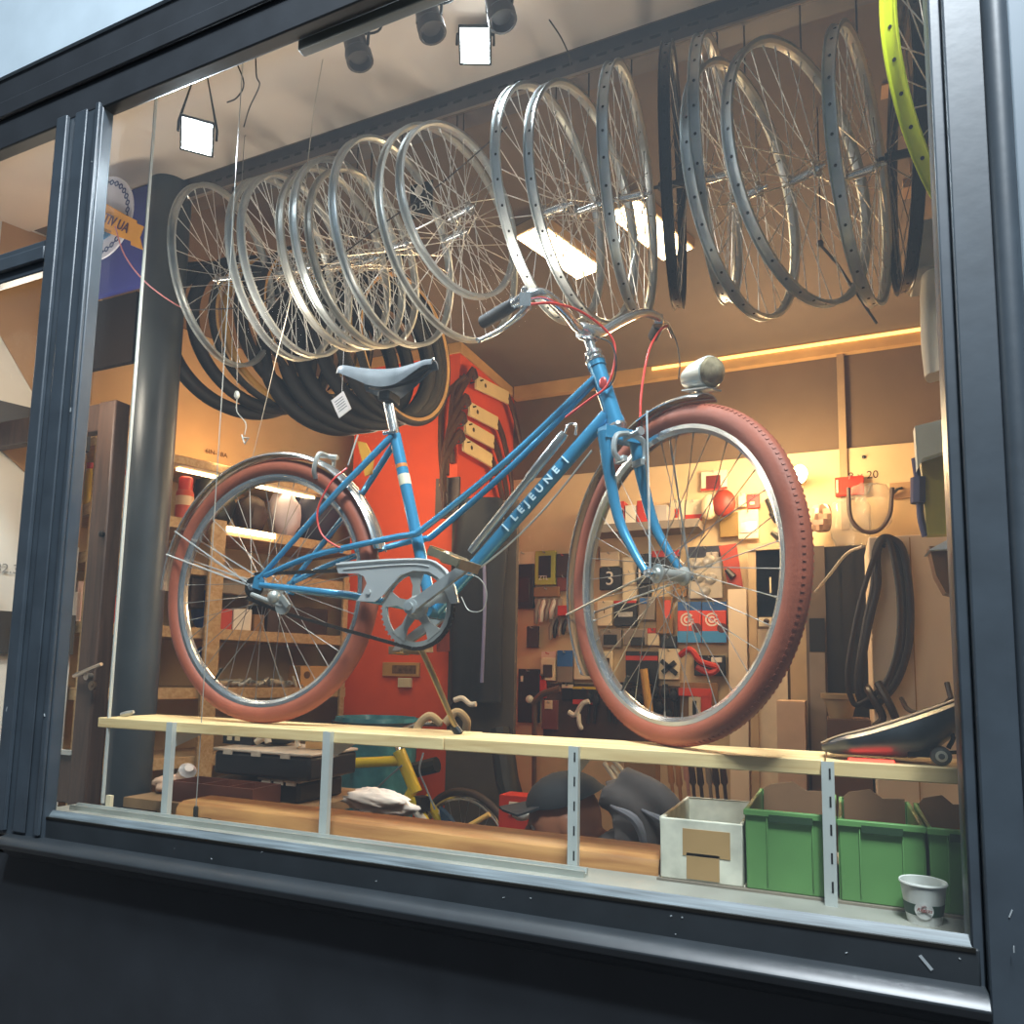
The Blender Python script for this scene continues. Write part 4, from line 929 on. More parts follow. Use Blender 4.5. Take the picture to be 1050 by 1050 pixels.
m=MB(); vt=at(432,205,1.98); m.box(vt,(.085,.004,.12)); t=solo('hanging_card',m,BLACK,'black card with white letters behind the small hanging wheel','card')
te=text_part('lettering','VELO',.034,WHITE,t,vt+V((0,-.004,-.025)),V((-1,0,0)),Z_,ext=.0008)
m=MB(); m.ball(vt+V((-.01,-.002,.035)),(.016,.003,.02),12); part('white_mark',m,WHITE,t)
# small orange flash behind
# ================================================================ SIGN AND BLUE BOARD
b=at(122,245,1.75); m=MB(); m.span((at(88,240,1.75).x,b.y,at(120,298,1.75).z),(at(151,240,1.75).x,b.y+.02,at(120,200,1.75).z))
solo('blue_board',m,mat('violet_blue','3a3f8c',rough=.6),'violet-blue board behind the round sign at the upper left','board')
m=MB(); m.span((at(88,240,1.76).x,b.y+.03,at(120,370,1.76).z),(at(140,240,1.76).x,b.y+.05,at(120,300,1.76).z)); solo('dark_board',m,mat('dark_umber','241c18',rough=.95,spec=.1),'dark umber board below the violet-blue one','board')
s=at(104,224,1.62); t=thing('round_sign','round white sign with a printed chain border and orange ribbon','sign',s); rs=.15
m=MB(); m.lathe(s+V((0,.006,0)),-Y_,[(rs,0),(rs,.006)],56); part('disc',m,mat('lilac_white_sign','cfd0e2',rough=.5,var=.05),t)
INK=mat('sign_navy','2a3f78',rough=.5)
m=MB()
for i in range(30):
    a=2*pi*i/30; d=V((cos(a),0,sin(a))); u=V((-sin(a),0,cos(a))); p=s+d*(rs-.022)+V((0,-.0012,0)); 
    m.ring(p,u,d,[(.010,-.0004),(.010,.0004),(.0055,.0004),(.0055,-.0004)],n=14)
    m.box(p+u*.0135,(.010,.0008,.004),mtx=M.Rotation(-(a+pi/2),3,'Y'))
part('chain_border',m,INK,t)
rb=[(106,207),(128,220),(140,226),(140,229),(147,232),(143,243),(146,256),(134,251),(134,247),(106,237)]
m=MB(); m.prism([at(x,y,1.612) for x,y in rb],V((0,.003,0))); rbo=part('ribbon',m,mat('orange_ribbon','eda63c',rough=.5),t)
d_=(at(137,236,1.612)-at(108,222,1.612)).normalized(); up_n=Y_.cross(d_)*-1
text_part('lettering','TIV UA',.046,mat('plum_ink','5a3548',rough=.5),t,at(119,229,1.610),d_,(-Y_).cross(d_) if ((-Y_).cross(d_)).z>0 else Y_.cross(d_),ext=.0006,bold=.0006)
m=MB(); m.prism([at(x,y,1.612) for x,y in((96,229),(115,237),(112,241),(106,245),(98,245))],V((0,.003,0))); part('blue_shield',m,mat('shield_blue','2d6a9a',rough=.5),t)
text_part('ampersand','8',.016,WHITE,t,at(106,239,1.609),X_,Z_,ext=.0005)
def crumple(c,axes,mtx,m,name,label,cat,seed,amp=.28):
    r=random.Random(seed); ws=[(V((r.gauss(0,1),r.gauss(0,1),r.gauss(0,1)))*f,r.random()*6,a) for f,a in((2,1),(3,.8),(5,.6),(8,.4),(12,.25)) for _ in range(2)]
    b=MB(); b.ball((0,0,0),1,40); vs=[]
    for p in b.v:
        k=1+amp*sum(a*(abs(sin(p.dot(w)+ph))-.5) for w,ph,a in ws)/2; vs.append(V(c)+mtx@V((p.x*axes[0]*k,p.y*axes[1]*k,p.z*axes[2]*k)))
    b.v=vs; return solo(name,b,m,label,cat,sharp=120)
# ================================================================ BLACK CASES, TRAY AND BENCH CLUTTER
CASE=mat('black_case','1b1513',rough=.4,var=.2); LID=mat('dusty_clear_lid','b09c86',rough=.35,var=.2,scale=20)
bz=.70
m=MB(); a=at(150,840,1.95); b=at(420,850,1.95); 
tb=thing('workbench','low workbench with a wooden top behind the ledge at the left','bench',((a.x+b.x)/2,a.y+.2,0))
x0=at(166,830,1.85).x; x1=at(322,840,1.85).x; y0=C(0,1.70,0).y; y1=C(0,2.2,0).y; bz=atz(240,832,0).z; bz=.79
m=MB(); m.span((x0,y0,bz-.03),(x1,y1,bz)); part('bench_top',m,mat('bench_top','8f6f4c',rough=.6,var=.2),tb)
for xx in(x0+.03,x1-.05):
    for yy in(y0+.03,y1-.04): m=MB(); m.span((xx,yy,0),(xx+.04,yy+.04,bz-.03)); part('leg',m,DKWOOD,tb)
def case(pa,pb,Y,z,dep,label,hh):
    a,b=at(*pa,Y),at(*pb,Y); x0,x1=a.x,b.x; yy=a.y; t=thing('organizer_case',label,'case',((x0+x1)/2,yy+dep/2,z))
    m=MB(); m.span((x0,yy,z),(x1,yy+dep,z+hh)); part('case_body',m,CASE,t,bevel=.01)
    m=MB(); m.span((x0-.004,yy-.004,z+hh+.0005),(x1+.004,yy+dep,z+hh+.010)); part('lid',m,LID,t,bevel=.003)
    for k in(.12,.42,.72):
        m=MB(); m.span((x0+(x1-x0)*k,yy-.009,z+hh-.008),(x0+(x1-x0)*k+.035,yy-.0045,z+hh+.008)); part('latch',m,LID,t)
    return z+hh+.011
Yc=1.86
z1=case((264,826),(306,826),Yc,bz,.22,'lower black organizer case with a dusty lid, on the bench behind the ledge',.062)
z2=case((218,800),(317,800),Yc-.02,z1,.24,'upper black organizer case with a pale dusty lid, left of the yellow frame',.072)
m=MB(); a=at(214,806,Yc).x; b=at(262,806,Yc).x; m.span((a,C(0,Yc,0).y,bz),(b-.004,C(0,Yc,0).y+.2,bz+.055)); solo('black_box',m,CASE,'black box under the left half of the upper case','box',bevel=.005)
x0=at(193,822,1.80).x; x1=at(278,822,1.80).x; yt=C(0,1.72,0).y
t=thing('wooden_tray','red-brown divided wooden tray in front of the black cases','tray',((x0+x1)/2,yt+.05,bz)); TRY=mat('mahogany_tray','5a2f20',rough=.45,var=.15); m=MB(); zt=bz+.06
yb=yt+.12
m.span((x0,yt,bz),(x1,yt+.005,zt)); m.span((x0,yb-.005,bz),(x1,yb,zt)); m.span((x0,yt+.005,bz),(x0+.005,yb-.005,zt)); m.span((x1-.005,yt+.005,bz),(x1,yb-.005,zt)); m.span((x0+.005,yt+.005,bz),(x1-.005,yb-.005,bz+.005)); part('tray_body',m,TRY,t)
for k in(.36,.68): m=MB(); xx=x0+(x1-x0)*k; m.span((xx,yt+.005,bz+.005),(xx+.005,yb-.005,zt-.002)); part('divider',m,TRY,t)
# things on the top case
def blob(pts,r,m,name,label,cat,group=None): return solo(name,MB().tube(spline(pts,5),r,18),m,label,cat,group,sharp=85)
zz=z2
def on_case(px,Y,z=None): p=at(px,770,Y); return V((p.x,p.y,(z if z is not None else zz)))
m=MB(); a=on_case(228,1.94); b=on_case(258,1.94); m.span((a.x,a.y,zz),(b.x,a.y+.1,zz+.05)); bbx=solo('black_box',m,CASE,'small black box with two pale labels on the upper case','box')
for k,px in enumerate((235,243)): 
    c=on_case(px,1.94); m=MB(); m.span((c.x-.010,c.y-.003,zz+.012),(c.x+.010,c.y-.0003,zz+.034)); part('paper_label',m,mat('aged_label','b59c76',rough=.7),bbx,'pale paper label')
c=on_case(270,1.94); blob([c+V((-.03,0,.012)),c+V((0,0,.028)),c+V((.012,0,.03)),c+V((.02,0,.012))],.011,mat('pale_lever','d0bda2',rough=.4),'lever','pale curved lever lying on the upper case','lever')
c=on_case(286,2.0); m=MB(); m.ball(c+Z_*.03,(.06,.05,.03),14); solo('black_pouch',m,BLACK,'flat black pouch on the upper case','pouch')
c=on_case(306,1.93); m=MB(); m.lathe(c+V((0,0,.052)),-Y_,[(.018,-.008),(.018,.008),(.006,.01)],18); m.tube([c+V((0,0,.045)),c+V((-.006,0,.02)),c+V((.004,0,.0085))],.008,8); solo('pulley_tool',m,mat('pale_tool','d9cdb4',rough=.3,metal=.4),'pale tool with a round head standing on the upper case','tool')
c=on_case(326,1.96); m=MB(); m.span((c.x-.05,c.y,zz),(c.x+.03,c.y+.10,zz+.055)); solo('carton',m,mat('kraft_box','c99a5c'),'kraft carton at the right end of the upper case','carton')
c=at(112,820,1.62); 
# roll of foil and rag on bench
c=at(190,800,1.84); c.z=bz+.06; m=MB(); d=V((.6,-.3,.55)).normalized(); m.lathe(c-d*.05,d,[(.026,0),(.028,.004),(.028,.075),(.020,.08),(.014,.09)],18); solo('metal_can',m,mat('pale_metal_can','cfc4bc',rough=.3,metal=.5),'pale metal can lying tilted behind the left metal upright','can')
c=at(176,812,1.84); c.z=bz+.028; crumple(c,(.05,.05,.027),M.Identity(3),mat('rag','c49f83',rough=.9,var=.2,scale=30),'rag','crumpled pale rag behind the round column foot','rag',9)
c=at(112,826,1.385); m=MB(); m.box((c.x,c.y,ZB+.02),(.016,.01,.04)); solo('wall_socket',m,mat('ivory','d5c6a6',rough=.5),'small ivory block at the foot of the round column','block')
# wooden rail behind and white shoes
m=MB(); p=at(338,838,1.9); q=at(412,826,2.0); m.tube([p,q],.010,4); m.tube([q,q+V((0,0,-.35))],.010,4); m.tube([p,p+V((0,0,-.3))],.01,4); solo('sawhorse_rail',m,DKWOOD,'dark wooden rail under the white rag beside the yellow frame','rail')
p,q=at(362,818,1.97),at(413,825,1.97); d=(q-p).normalized(); rm=M((d,Y_,d.cross(Y_)*1)).transposed()
crumple((p+q)/2,((q-p).length*.52,.035,.030),rm,mat('white_rag','e0cdbd',rough=.9,var=.08,scale=25),'rag','crumpled white rag lying on the dark rail beside the yellow frame','rag',4,amp=.62)
# teal bag in a bin
c=at(385,790,3.05); t=thing('waste_bin','bin lined with a teal plastic bag in front of the orange pillar','bin',(c.x,c.y,0)); zt=at(385,735,3.05).z
m=MB(); rn=random.Random(3); pf=[]; 
nn=40
vs=[];fs=[]
lv=[(.0,.15),(.25,.17),(.5,.185),(.7,.19),(.88,.20),(.97,.215),(1.,.205),(.96,.19)]
for k,(h,r) in enumerate(lv):
    for j in range(nn):
        a=2*pi*j/nn; w=r*(1+.05*sin(a*9+k)+.04*rn.uniform(-1,1)); vs.append(V((c.x+cos(a)*w,c.y+sin(a)*w*.8,h*zt)))
for k in range(len(lv)-1):
    for j in range(nn): fs.append((k*nn+j,k*nn+(j+1)%nn,(k+1)*nn+(j+1)%nn,(k+1)*nn+j))
fs.append(tuple(range(nn))[::-1]); m.add(vs,fs); part('bag_liner',m,mat('teal_plastic','4c93a6',rough=.3,var=.25,scale=14,bump=.4,bscale=25),t,sharp=70)
m=MB(); m.ring((c.x,c.y,zt-.03),X_,Y_*.8,[(.214,-.012),(.214,.012),(.204,.012),(.204,-.012)],n=48); part('bin_rim',m,mat('dark_rim_band','2f4148',rough=.4),t)
# ================================================================ ORANGE PILLAR: inner tubes, cards, jacket
def tube_bundle(px,py,Y,px2,label,card):
    # folded inner tube hanging on a hook, with a cream card band
    c=at(px,py,Y); t=thing('inner_tube',label,'inner tube',c,'packed inner tubes hanging on the orange pillar')
    return t,c
TUBEM=mat('brown_inner_tube','4a2c1c',rough=.45,var=.2)
CARD=mat('cream_card_band','e6cf9c',rough=.6,var=.04)
rows=[((487,385),(520,402),'top inner tube bundle with a cream card on the orange pillar'),
      ((480,412),(509,428),'second inner tube bundle with a cream card on the orange pillar'),
      ((476,430),(505,447),'third inner tube bundle with a cream card on the orange pillar'),
      ((474,448),(503,466),'lowest inner tube bundle with a cream card, over bare orange paint')]
xp=-1.80
for i,(a,b,lab) in enumerate(rows):
    y0=C(0,3.55+.02*i,0).y
    def onp(px,py,dx=.05):
        r=ray(px,py); k=(xp+dx-CAM.x)/r.x; return CAM+r*k
    p,q=onp(*a),onp(*b)
    t=thing('inner_tube',lab,'inner tube',p,'packed inner tubes hanging on the orange pillar')
    m=MB(); d=(q-p); m.prism([p,q,q-Z_*.075,p-Z_*.075],V((.012,0,0))); part('card_band',m,CARD,t)
    lt=MB(); 
    lt.tube(spline([p+V((.006,0,-.02)),p+V((.0,-.04,.0)),onp(a[0]-20,a[1]+30,.03),onp(a[0]-24+i*2,a[1]+75,.03)],6),[.028]*6+[.024]*6+[.020]*7,8,flat=(X_,.5))
    lt.tube(spline([q+V((.006,0,-.03)),onp(b[0]+8,b[1]+25,.05),onp(b[0]+16,b[1]+70,.04),onp(b[0]+14,b[1]+120,.03)],6),[.026]*6+[.024]*6+[.018]*7,8,flat=(X_,.5))
    part('rubber_loop',lt,TUBEM,t)
    h=MB(); h.tube([V((xp,p.lerp(q,.1).y,p.z-.02)),p.lerp(q,.1)+V((.03,0,-.02))],.004,6); part('hook',h,DSTEEL,t)
    h=MB(); c=p.lerp(q,.25)+V((.0125,0,-.035)); h.lathe(c,X_,[(.012,0),(.012,.0015)],12); part('printed_mark',h,DBROWN,t)
lt=MB(); lt.tube(spline([at(470,392,3.3),at(455,410,3.32),at(452,450,3.33),at(454,490,3.33)],6),.016,8); lt.tube(spline([at(478,385,3.3),at(466,400,3.3),at(462,440,3.32),at(464,475,3.33)],6),.016,8); lt.tube([at(472,386,3.32),at(472,386,3.40)],.006,6)
solo('chain_loop',lt,TUBEM,'long dark rubber loops hanging at the left of the orange pillar top','tube')
# small framed picture and socket on the orange front
fy=2.13
def on_front(px,py):
    r=ray(px,py); k=(fy-CAM.y)/r.y; return CAM+r*k
def plate(px0,py0,px1,py1,th,m,name,label,cat,on=on_front,bev=.002):
    a,b=on(px0,py0),on(px1,py1); mb=MB(); mb.span((a.x,a.y-th,b.z),(b.x,a.y,a.z)); return solo(name,mb,m,label,cat,bevel=bev)
f=plate(394,679,431,694,.015,mat('gilt_frame','b98a4c',rough=.5),'picture','small gilt-edged sign on the orange pillar','sign')
a,b=on_front(404,682),on_front(428,691); m=MB(); m.span((a.x,fy-.017,b.z),(b.x,fy-.0155,a.z)); part('picture_face',m,mat('picture_face','6a4a2c',rough=.6,var=.5,scale=40),f)
plate(410,695,423,705,.02,mat('socket_ivory','d8c4a0',rough=.5),'wall_socket','ivory wall socket under the small sign on the orange pillar','socket')
# black panel with brass button and rust jacket
gx0=-1.795
m=MB(); a=at(462,600,3.34); b=at(529,600,3.34); m.span((a.x,a.y,.02),(b.x,a.y+.03,at(495,515,3.34).z))
solo('grey_door_leaf',m,mat('grey_brown_door','5d5146',rough=.6,var=.1),'plain grey-brown door leaf standing left of the tool wall','door leaf')
m=MB(); a=at(447,491,3.2); b=at(470,530,3.2); m.span((a.x,a.y,b.z),(b.x,a.y+.015,a.z)); t=solo('leather_tag',m,DBROWN,'dark brown leather holster with a brass stud on the orange pillar','holster'); m=MB(); p=at(452,497,3.2); m.lathe(V((p.x,p.y-.0005,p.z)),-Y_,[(.010,0),(.008,.004),(.002,.006)],12); part('brass_stud',m,mat('brass','c9a14e',rough=.3,metal=.9),t)
def cloth(px0,px1,y0p,y1p,Y,m,name,label,cat,dep=.07,folds=5,taper=.8,seed=1):
    a,b=at(px0,y0p,Y),at(px1,y0p,Y); z0,z1=at((px0+px1)/2,y1p,Y).z,a.z; w=(b.x-a.x)/2; cx=(a.x+b.x)/2; mb=MB(); vs=[];fs=[];n=48;L=12; rr=random.Random(seed); ph=rr.random()*6
    for i in range(L+1):
        t=i/L; z=z1+(z0-z1)*t; k=(taper+(1-taper)*min(1,t*4)) if t<.25 else 1-.12*(t-.25)
        for j in range(n):
            an=2*pi*j/n; f=1+.16*sin(an*folds+ph+t*1.5)*(.3+t)
            vs.append(V((cx+cos(an)*w*k*(1+.05*sin(t*7+an)),a.y+dep+sin(an)*dep*f*k,z)))
    for i in range(L):
        for j in range(n): fs.append((i*n+j,i*n+(j+1)%n,(i+1)*n+(j+1)%n,(i+1)*n+j))
    fs+=[tuple(range(n)),tuple(L*n+j for j in range(n))[::-1]]
    mb.add(vs,fs); return solo(name,mb,m,label,cat,sharp=70)
jko=cloth(458,514,512,720,3.18,mat('black_jacket','17161c',rough=.65,var=.3,scale=12),'jacket','black jacket hanging between the orange pillar and the tool wall','jacket',seed=2)
cloth(446,466,590,668,3.22,mat('rust_cloth','7a2f1c',rough=.8,var=.2),'apron','small rust-red cloth hanging on the orange pillar beside the black jacket','cloth',dep=.03,seed=5)
m=MB(); m.tube(spline([at(496,566,3.12),at(497,620,3.12),at(494,700,3.12)],5),.008,6); part('strap',m,mat('lilac_strap','7a78a0',rough=.5),jko,'lilac strap')
# ================================================================ TOOL WALL
WY=C(0,4.0,0).y-.0
def wr(px0,py0,px1,py1,Y=4.02):
    xc,yc=(px0+px1)/2,(py0+py1)/2; a,b=at(px0,yc,Y),at(px1,yc,Y); c,d=at(xc,py0,Y),at(xc,py1,Y); return a.x,b.x,d.z,c.z,a.y
WB=BW-.02
GROUP='goods hanging on the tool wall'
def pack(px0,py0,px1,py1,label,body,cat='package',name='package',th=.03,header=None,window=None,win=(.18,.3,.82,.85),hook=True,stripe=None,Y=4.02,txt=None,txtm=None,bev=.004):
    x0,x1,z0,z1,_=wr(px0,py0,px1,py1,Y); y=WB-.012 if Y==4.02 else C(0,Y,0).y; t=thing(name,label,cat,((x0+x1)/2,y,z0),GROUP)
    zh=z1-(z1-z0)*.22 if header else z1
    m=MB(); m.span((x0,y-th,z0),(x1,y,zh)); part('packet_body',m,body,t,bevel=bev)
    if header: m=MB(); m.span((x0,y-th*.55,zh+.0003),(x1,y-.004,z1)); part('header_card',m,header,t)
    if window:
        m=MB(); W,H=x1-x0,zh-z0; m.span((x0+W*win[0],y-th-.004,zh-H*win[3]),(x0+W*win[2],y-th+.0005,zh-H*win[1])); part('blister',m,window,t,bevel=.003)
    if stripe:
        m=MB(); W,H=x1-x0,zh-z0; m.span((x0,y-th-.0015,z0+H*stripe[1]),(x1,y-th-.0002,z0+H*stripe[2])); part('colour_band',m,stripe[0],t)
    if hook:
        m=MB(); xm=(x0+x1)/2; m.tube([V((xm,BW-.02,z1-.012)),V((xm,y-th-.03,z1-.012)),V((xm,y-th-.034,z1-.004))],.003,6); part('wall_hook',m,ALUD if hook is True else hook,t)
    if txt: text_part('lettering',txt[0],txt[1],txtm or WHITE,t,V(((x0+x1)/2+txt[2]*(x1-x0),y-th-.0048,(z0+z1)/2+txt[3]*(z1-z0))),X_,Z_,ext=.0008)
    return t
BK=mat('black_card','1a1614',rough=.45); LIME=mat('lime_card','a8ac3c',rough=.5); BLU=mat('blue_card','2f6db8',rough=.45); OR=mat('orange_red_pouch','d8401e',rough=.4,var=.06); SKY=mat('sky_blue_pouch','3b8cc8',rough=.4,var=.05)
GREYP=mat('grey_pack','8a7d70',rough=.5); KRF=mat('kraft','8f6a42'); SILV=mat('silver_part','b8aea0',rough=.3,metal=.7,var=.2,scale=40); CREAMC=mat('cream_card','e2d0b0',rough=.6)
pack(526,566,548,624,'dark blister pack with white header at the left edge of the tool wall',BK,header=CREAMC,window=mat('dark_blister','2a211d',rough=.2))
pack(549,565,570,600,'lime-edged white pack with a dark window near the left edge of the tool wall',LIME,window=BK,win=(.2,.15,.8,.8),txt=('ZTL',.035,-.05,-.30))
pack(571,568,585,592,'brown pack on a red hook right of the lime-edged pack',DBROWN,hook=REDP)
pack(548,602,574,612,'narrow brown pack under the lime-edged pack',KRF)
def gloves(px0,py0,px1,py1,label,m1,m2):
    x0,x1,z0,z1,_=wr(px0,py0,px1,py1); t=thing('glove_bundle',label,'gloves',((x0+x1)/2,WB,z0),GROUP); W=x1-x0
    for i in range(5):
        m=MB(); x=x0+W*(i+.5)/5; m.tube([V((x+W*.08,WB-.03,z1)),V((x,WB-.05,(z0+z1)/2)),V((x-W*.04,WB-.045,z0+.01*i))],[W*.09,W*.12,W*.07],8); part('finger',m,m1 if i%2 else m2,t)
    m=MB(); m.span((x0,WB-.045,z1-.03),(x1,WB,z1)); part('cuff',m,m2,t)
gloves(549,614,575,640,'striped white and grey gloves hanging on the tool wall',WHITE,GREYP)
gloves(564,633,586,656,'black gloves hanging under the striped gloves',BK,GREYP)
m=MB(); x0,x1,z0,z1,_=wr(576,622,592,632); m.span((x0,WB-.1,z0),(x1,WB,z1)); solo('red_bracket',m,REDP,'red bracket between the striped gloves and the bicycle tyre','bracket',GROUP)
pack(555,668,570,698,'white blister pack on a red hook below the gloves',CREAMC,window=DBROWN,hook=REDP,header=PINK)
pack(572,667,588,700,'pack with a blue top and dark bottom below the gloves',GREYP,stripe=(BLU,.5,1.))
pack(589,667,609,697,'white card with two dark marks left of the bicycle front tyre',CREAMC,txt=('ERI',.05,0,.05),txtm=DBROWN)
pack(531,686,553,741,'tall black board with a white oval mark at the left foot of the tool wall',BK,window=WHITE,win=(.12,.13,.24,.24),th=.02)
pack(554,690,560,716,'thin red strip beside the tall black board',REDP)
pack(608,560,614,575,'brown bracket end by the front tyre',KRF)
# shelf with boxes at the top
x0,x1,z0,z1,_=wr(612,541,722,549); 
m=MB(); m.span((x0,WB-.20,z0),(x1,WB,z1)); solo('wall_ledge',m,GREYP,'grey wall ledge on the upper tool wall behind the fork','ledge')
zl=z1
def onl(px0,px1,py0,label,mm,cat='box',name='box',stripe=None):
    a,b=at(px0,530,3.88),at(px1,530,3.88); z=at((px0+px1)/2,py0,3.88).z; m=MB(); y=C(0,3.88,0).y; m.span((a.x,y,zl),(b.x,y+.1,z)); o=solo(name,m,mm,label,cat,bevel=.003)
    if stripe:
        m=MB(); m.span((a.x+.002,y-.002,zl+(z-zl)*stripe[1]),(b.x-.002,y-.0002,zl+(z-zl)*stripe[2])); part('colour_band',m,stripe[0],o)
onl(619,630,514,'narrow white box at the left end of the wall ledge',WHITE)
onl(631,640,514,'red and dark box on the wall ledge left of the fork blade',REDP,stripe=(BK,.3,.6))
onl(641,652,518,'low white box on the wall ledge behind the fork blade',WHITE)
onl(653,664,513,'bright red box on the wall ledge between the fork blades',REDP)
onl(665,684,518,'grey-white box on the wall ledge right of the far fork blade',mat('greywhite','b5aaa2',rough=.5))
pack(687,513,702,536,'white pack with red drop on the upper tool wall',CREAMC,window=REDP,win=(.35,.4,.65,.8))
pack(703,513,720,536,'white and red pack right of the pack with the red drop',CREAMC,stripe=(REDP,.0,.35))
m=MB(); c=at(727,520,3.95); m.ball(c,(.045,.035,.07),14); solo('light_bulb_pack',m,mat('pale_bulb','e8cfa8',rough=.3),'pale rounded lamp on the upper tool wall beside the red pouch','lamp',GROUP)
t=pack(719,483,746,503,'clear pack with a red rear lamp high on the tool wall',CREAMC,window=mat('dark_red','6a2018',rough=.3),win=(.2,.25,.75,.95),stripe=(REDP,.0,.12))
m=MB(); c=at(742,516,3.94); m.ball(c,(.062,.035,.075),16); solo('red_pouch',m,mat('dark_red_pouch','8e3018',rough=.45,var=.2),'round dark red pouch left of the white card under the bulb','pouch',GROUP)
pack(738,526,757,551,'olive-brown card under the round red pouch',mat('olive_card','8a6c30',rough=.6),hook=False)
pack(757,506,765,520,'pale card left of the small red sign',CREAMC)
pack(766,506,779,521,'small square red sign with a pale line on the upper tool wall',REDP,window=CREAMC,win=(.2,.55,.6,.75),th=.012)
pack(757,523,778,553,'white card with small silver parts under the red sign',CREAMC,window=SILV,win=(.1,.4,.9,.8))
for k,(a,b,lab) in enumerate((((786,512),(792,528),'small dark key-like tool by the bulb, upper one'),((790,526),(796,536),'small dark tool by the bulb, middle one'),((791,546),(802,556),'small dark tool above the black glass door'))):
    p,q=at(*a,4.0),at(*b,4.0); m=MB(); m.tube([p,p.lerp(q,.5)+V((.01,0,0)),q],[.012,.02,.01],8); m.tube([p,p+V((0,.06,0))],.004,6); solo('hanging_tool',m,BK,lab,'tool',GROUP)
# middle field seen through the spokes
pack(615,566,635,581,'white card top left of the number three pack',CREAMC,th=.02)
pack(615,582,637,605,'black pack with a white number three behind the front spokes',BK,txt=('3',.11,0,-.02))
pack(638,571,653,620,'plain cream card right of the number three pack',CREAMC,th=.012,hook=False)
pack(653,568,668,599,'slim black pack with a white stripe behind the fork blade',BK,window=WHITE,win=(.15,.15,.3,.8))
pack(669,566,697,592,'black pack under a red bar left of the front hub',BK,stripe=(REDP,.8,1.05))
pack(613,616,628,642,'tall white card left of the dark blister with metal tips',CREAMC,txt=('i',.05,0,.1),txtm=DBROWN)
pack(630,616,653,642,'dark blister with metal tips right of the tall white card',BK,window=SILV,win=(.2,.45,.85,.65),stripe=(REDP,.9,1.))
pack(655,612,672,636,'blue and pale pack left of the red and blue pouches',GREYP,window=BLU,win=(.1,.05,.6,.3))
pack(673,612,690,650,'brown and orange pack left of the red and blue pouches',KRF,window=OR,win=(.5,.1,.9,.6))
pack(640,645,664,662,'grey pack with dark foot behind the lower front spokes',GREYP,window=BK,win=(.3,.5,.9,1.))
t=pack(706,560,741,614,'clear tray of silver discs right of the front hub',mat('clear_tray','b8ab98',rough=.25),header=mat('navy_header','2a2c3c',rough=.5))
for dx,dy in((.25,.32),(.62,.28),(.35,.58),(.68,.62),(.5,.85)):
    x0,x1,z0,z1,_=wr(706,560,741,614); m=MB(); m.lathe(V((x0+(x1-x0)*dx,WB-.0425,z1-(z1-z0)*dy)),-Y_,[(.028,0),(.028,.01),(.012,.014)],16); part('silver_disc',m,SILV,t)
m=MB(); m.prism([at(737,560,3.97),at(755,557,3.97),at(762,602,3.97),at(746,598,3.97)],V((0,.012,0))); t=solo('red_card',m,mat('dark_red_card','a83a24',rough=.5),'dark red card hanging askew right of the tray of silver discs','card',GROUP)
m=MB(); m.tube([at(745,584,3.965),at(752,592,3.962)],[.012,.02],8); part('dark_part',m,BK,t)
for k,(a,b) in enumerate(((695,719),(720,745))):
    t=pack(a,617,b,659,('left of the two red and blue pouches under the front hub','right of the two red and blue pouches under the front hub')[k],OR,name='pouch',cat='pouch',header=mat('blue_header','2c5c9a',rough=.5),stripe=(SKY,0.,.36))
    x0,x1,z0,z1,_=wr(a,617,b,659); cx=x0+(x1-x0)*.42; cz=z1-(z1-z0)*.44; y=WB-.012-.03
    m=MB(); 
    for r in(.036,.019): m.ring((cx,y-.001,cz),X_,Z_,[(r,-.0008),(r,.0008),(r-.009,.0008),(r-.009,-.0008)],a0=.6,a1=5.9 if r>.02 else 6.2,n=24)
    m.span((cx+.01,y-.002,cz-.004),(cx+.034,y-.0004,cz+.004)); part('spiral_mark',m,mat('pale_logo','f0d8c8',rough=.5),t)
    m=MB(); m.lathe(V((x1-.022,y-.0002,cz-.045)),-Y_,[(.026,0),(.026,.002)],18); part('dark_disc',m,mat('maroon_disc','5a2018',rough=.5),t)
pack(642,668,675,701,'black pack hung on a red rail at the lower left of the front wheel',BK,stripe=(REDP,.72,.86),hook=REDP)
t=pack(675,665,697,697,'white card with a dark cross-shaped tool below the pouches',CREAMC,th=.015)
x0,x1,z0,z1,_=wr(675,665,697,697); m=MB(); c=V(((x0+x1)/2,WB-.032,z0+(z1-z0)*.4)); m.box(c,(.11,.012,.024),mtx=M.Rotation(.7,3,'Y')); m.box(c,(.09,.012,.024),mtx=M.Rotation(-.7,3,'Y')); part('cross_tool',m,BK,t)
m=MB(); m.tube(spline([at(697,672,3.9),at(708,666,3.88),at(718,678,3.88),at(735,684,3.9),at(728,690,3.9),at(714,684,3.9)],5),.016,8); m.tube([at(706,668,3.88),at(706,668,4.06)],.006,6); solo('cable_lock',m,REDP,'tangled red cable lock below the pouches','lock',GROUP)
pack(712,672,744,693,'black pack with white ends behind the red cable lock',BK,window=WHITE,win=(.55,.1,.9,.35))
t=pack(697,700,736,744,'red T-shaped display holding a white tool box, low on the tool wall',KRF,th=.012,hook=False)
x0,x1,z0,z1,_=wr(697,700,736,744); m=MB(); m.span((x0,WB-.06,z1-.07),(x1-.03,WB-.026,z1-.03)); m.span((x1-.10,WB-.055,z0),(x1-.03,WB-.026,z1-.07)); part('red_t_bar',m,OR,t); m=MB(); m.span((x0+.055,WB-.07,z0),(x0+.115,WB-.057,z1-.075)); part('white_box',m,CREAMC,t); m=MB(); m.span((x0+.075,WB-.073,z0+.05),(x0+.095,WB-.0705,z0+.13)); part('dark_window',m,BK,t)
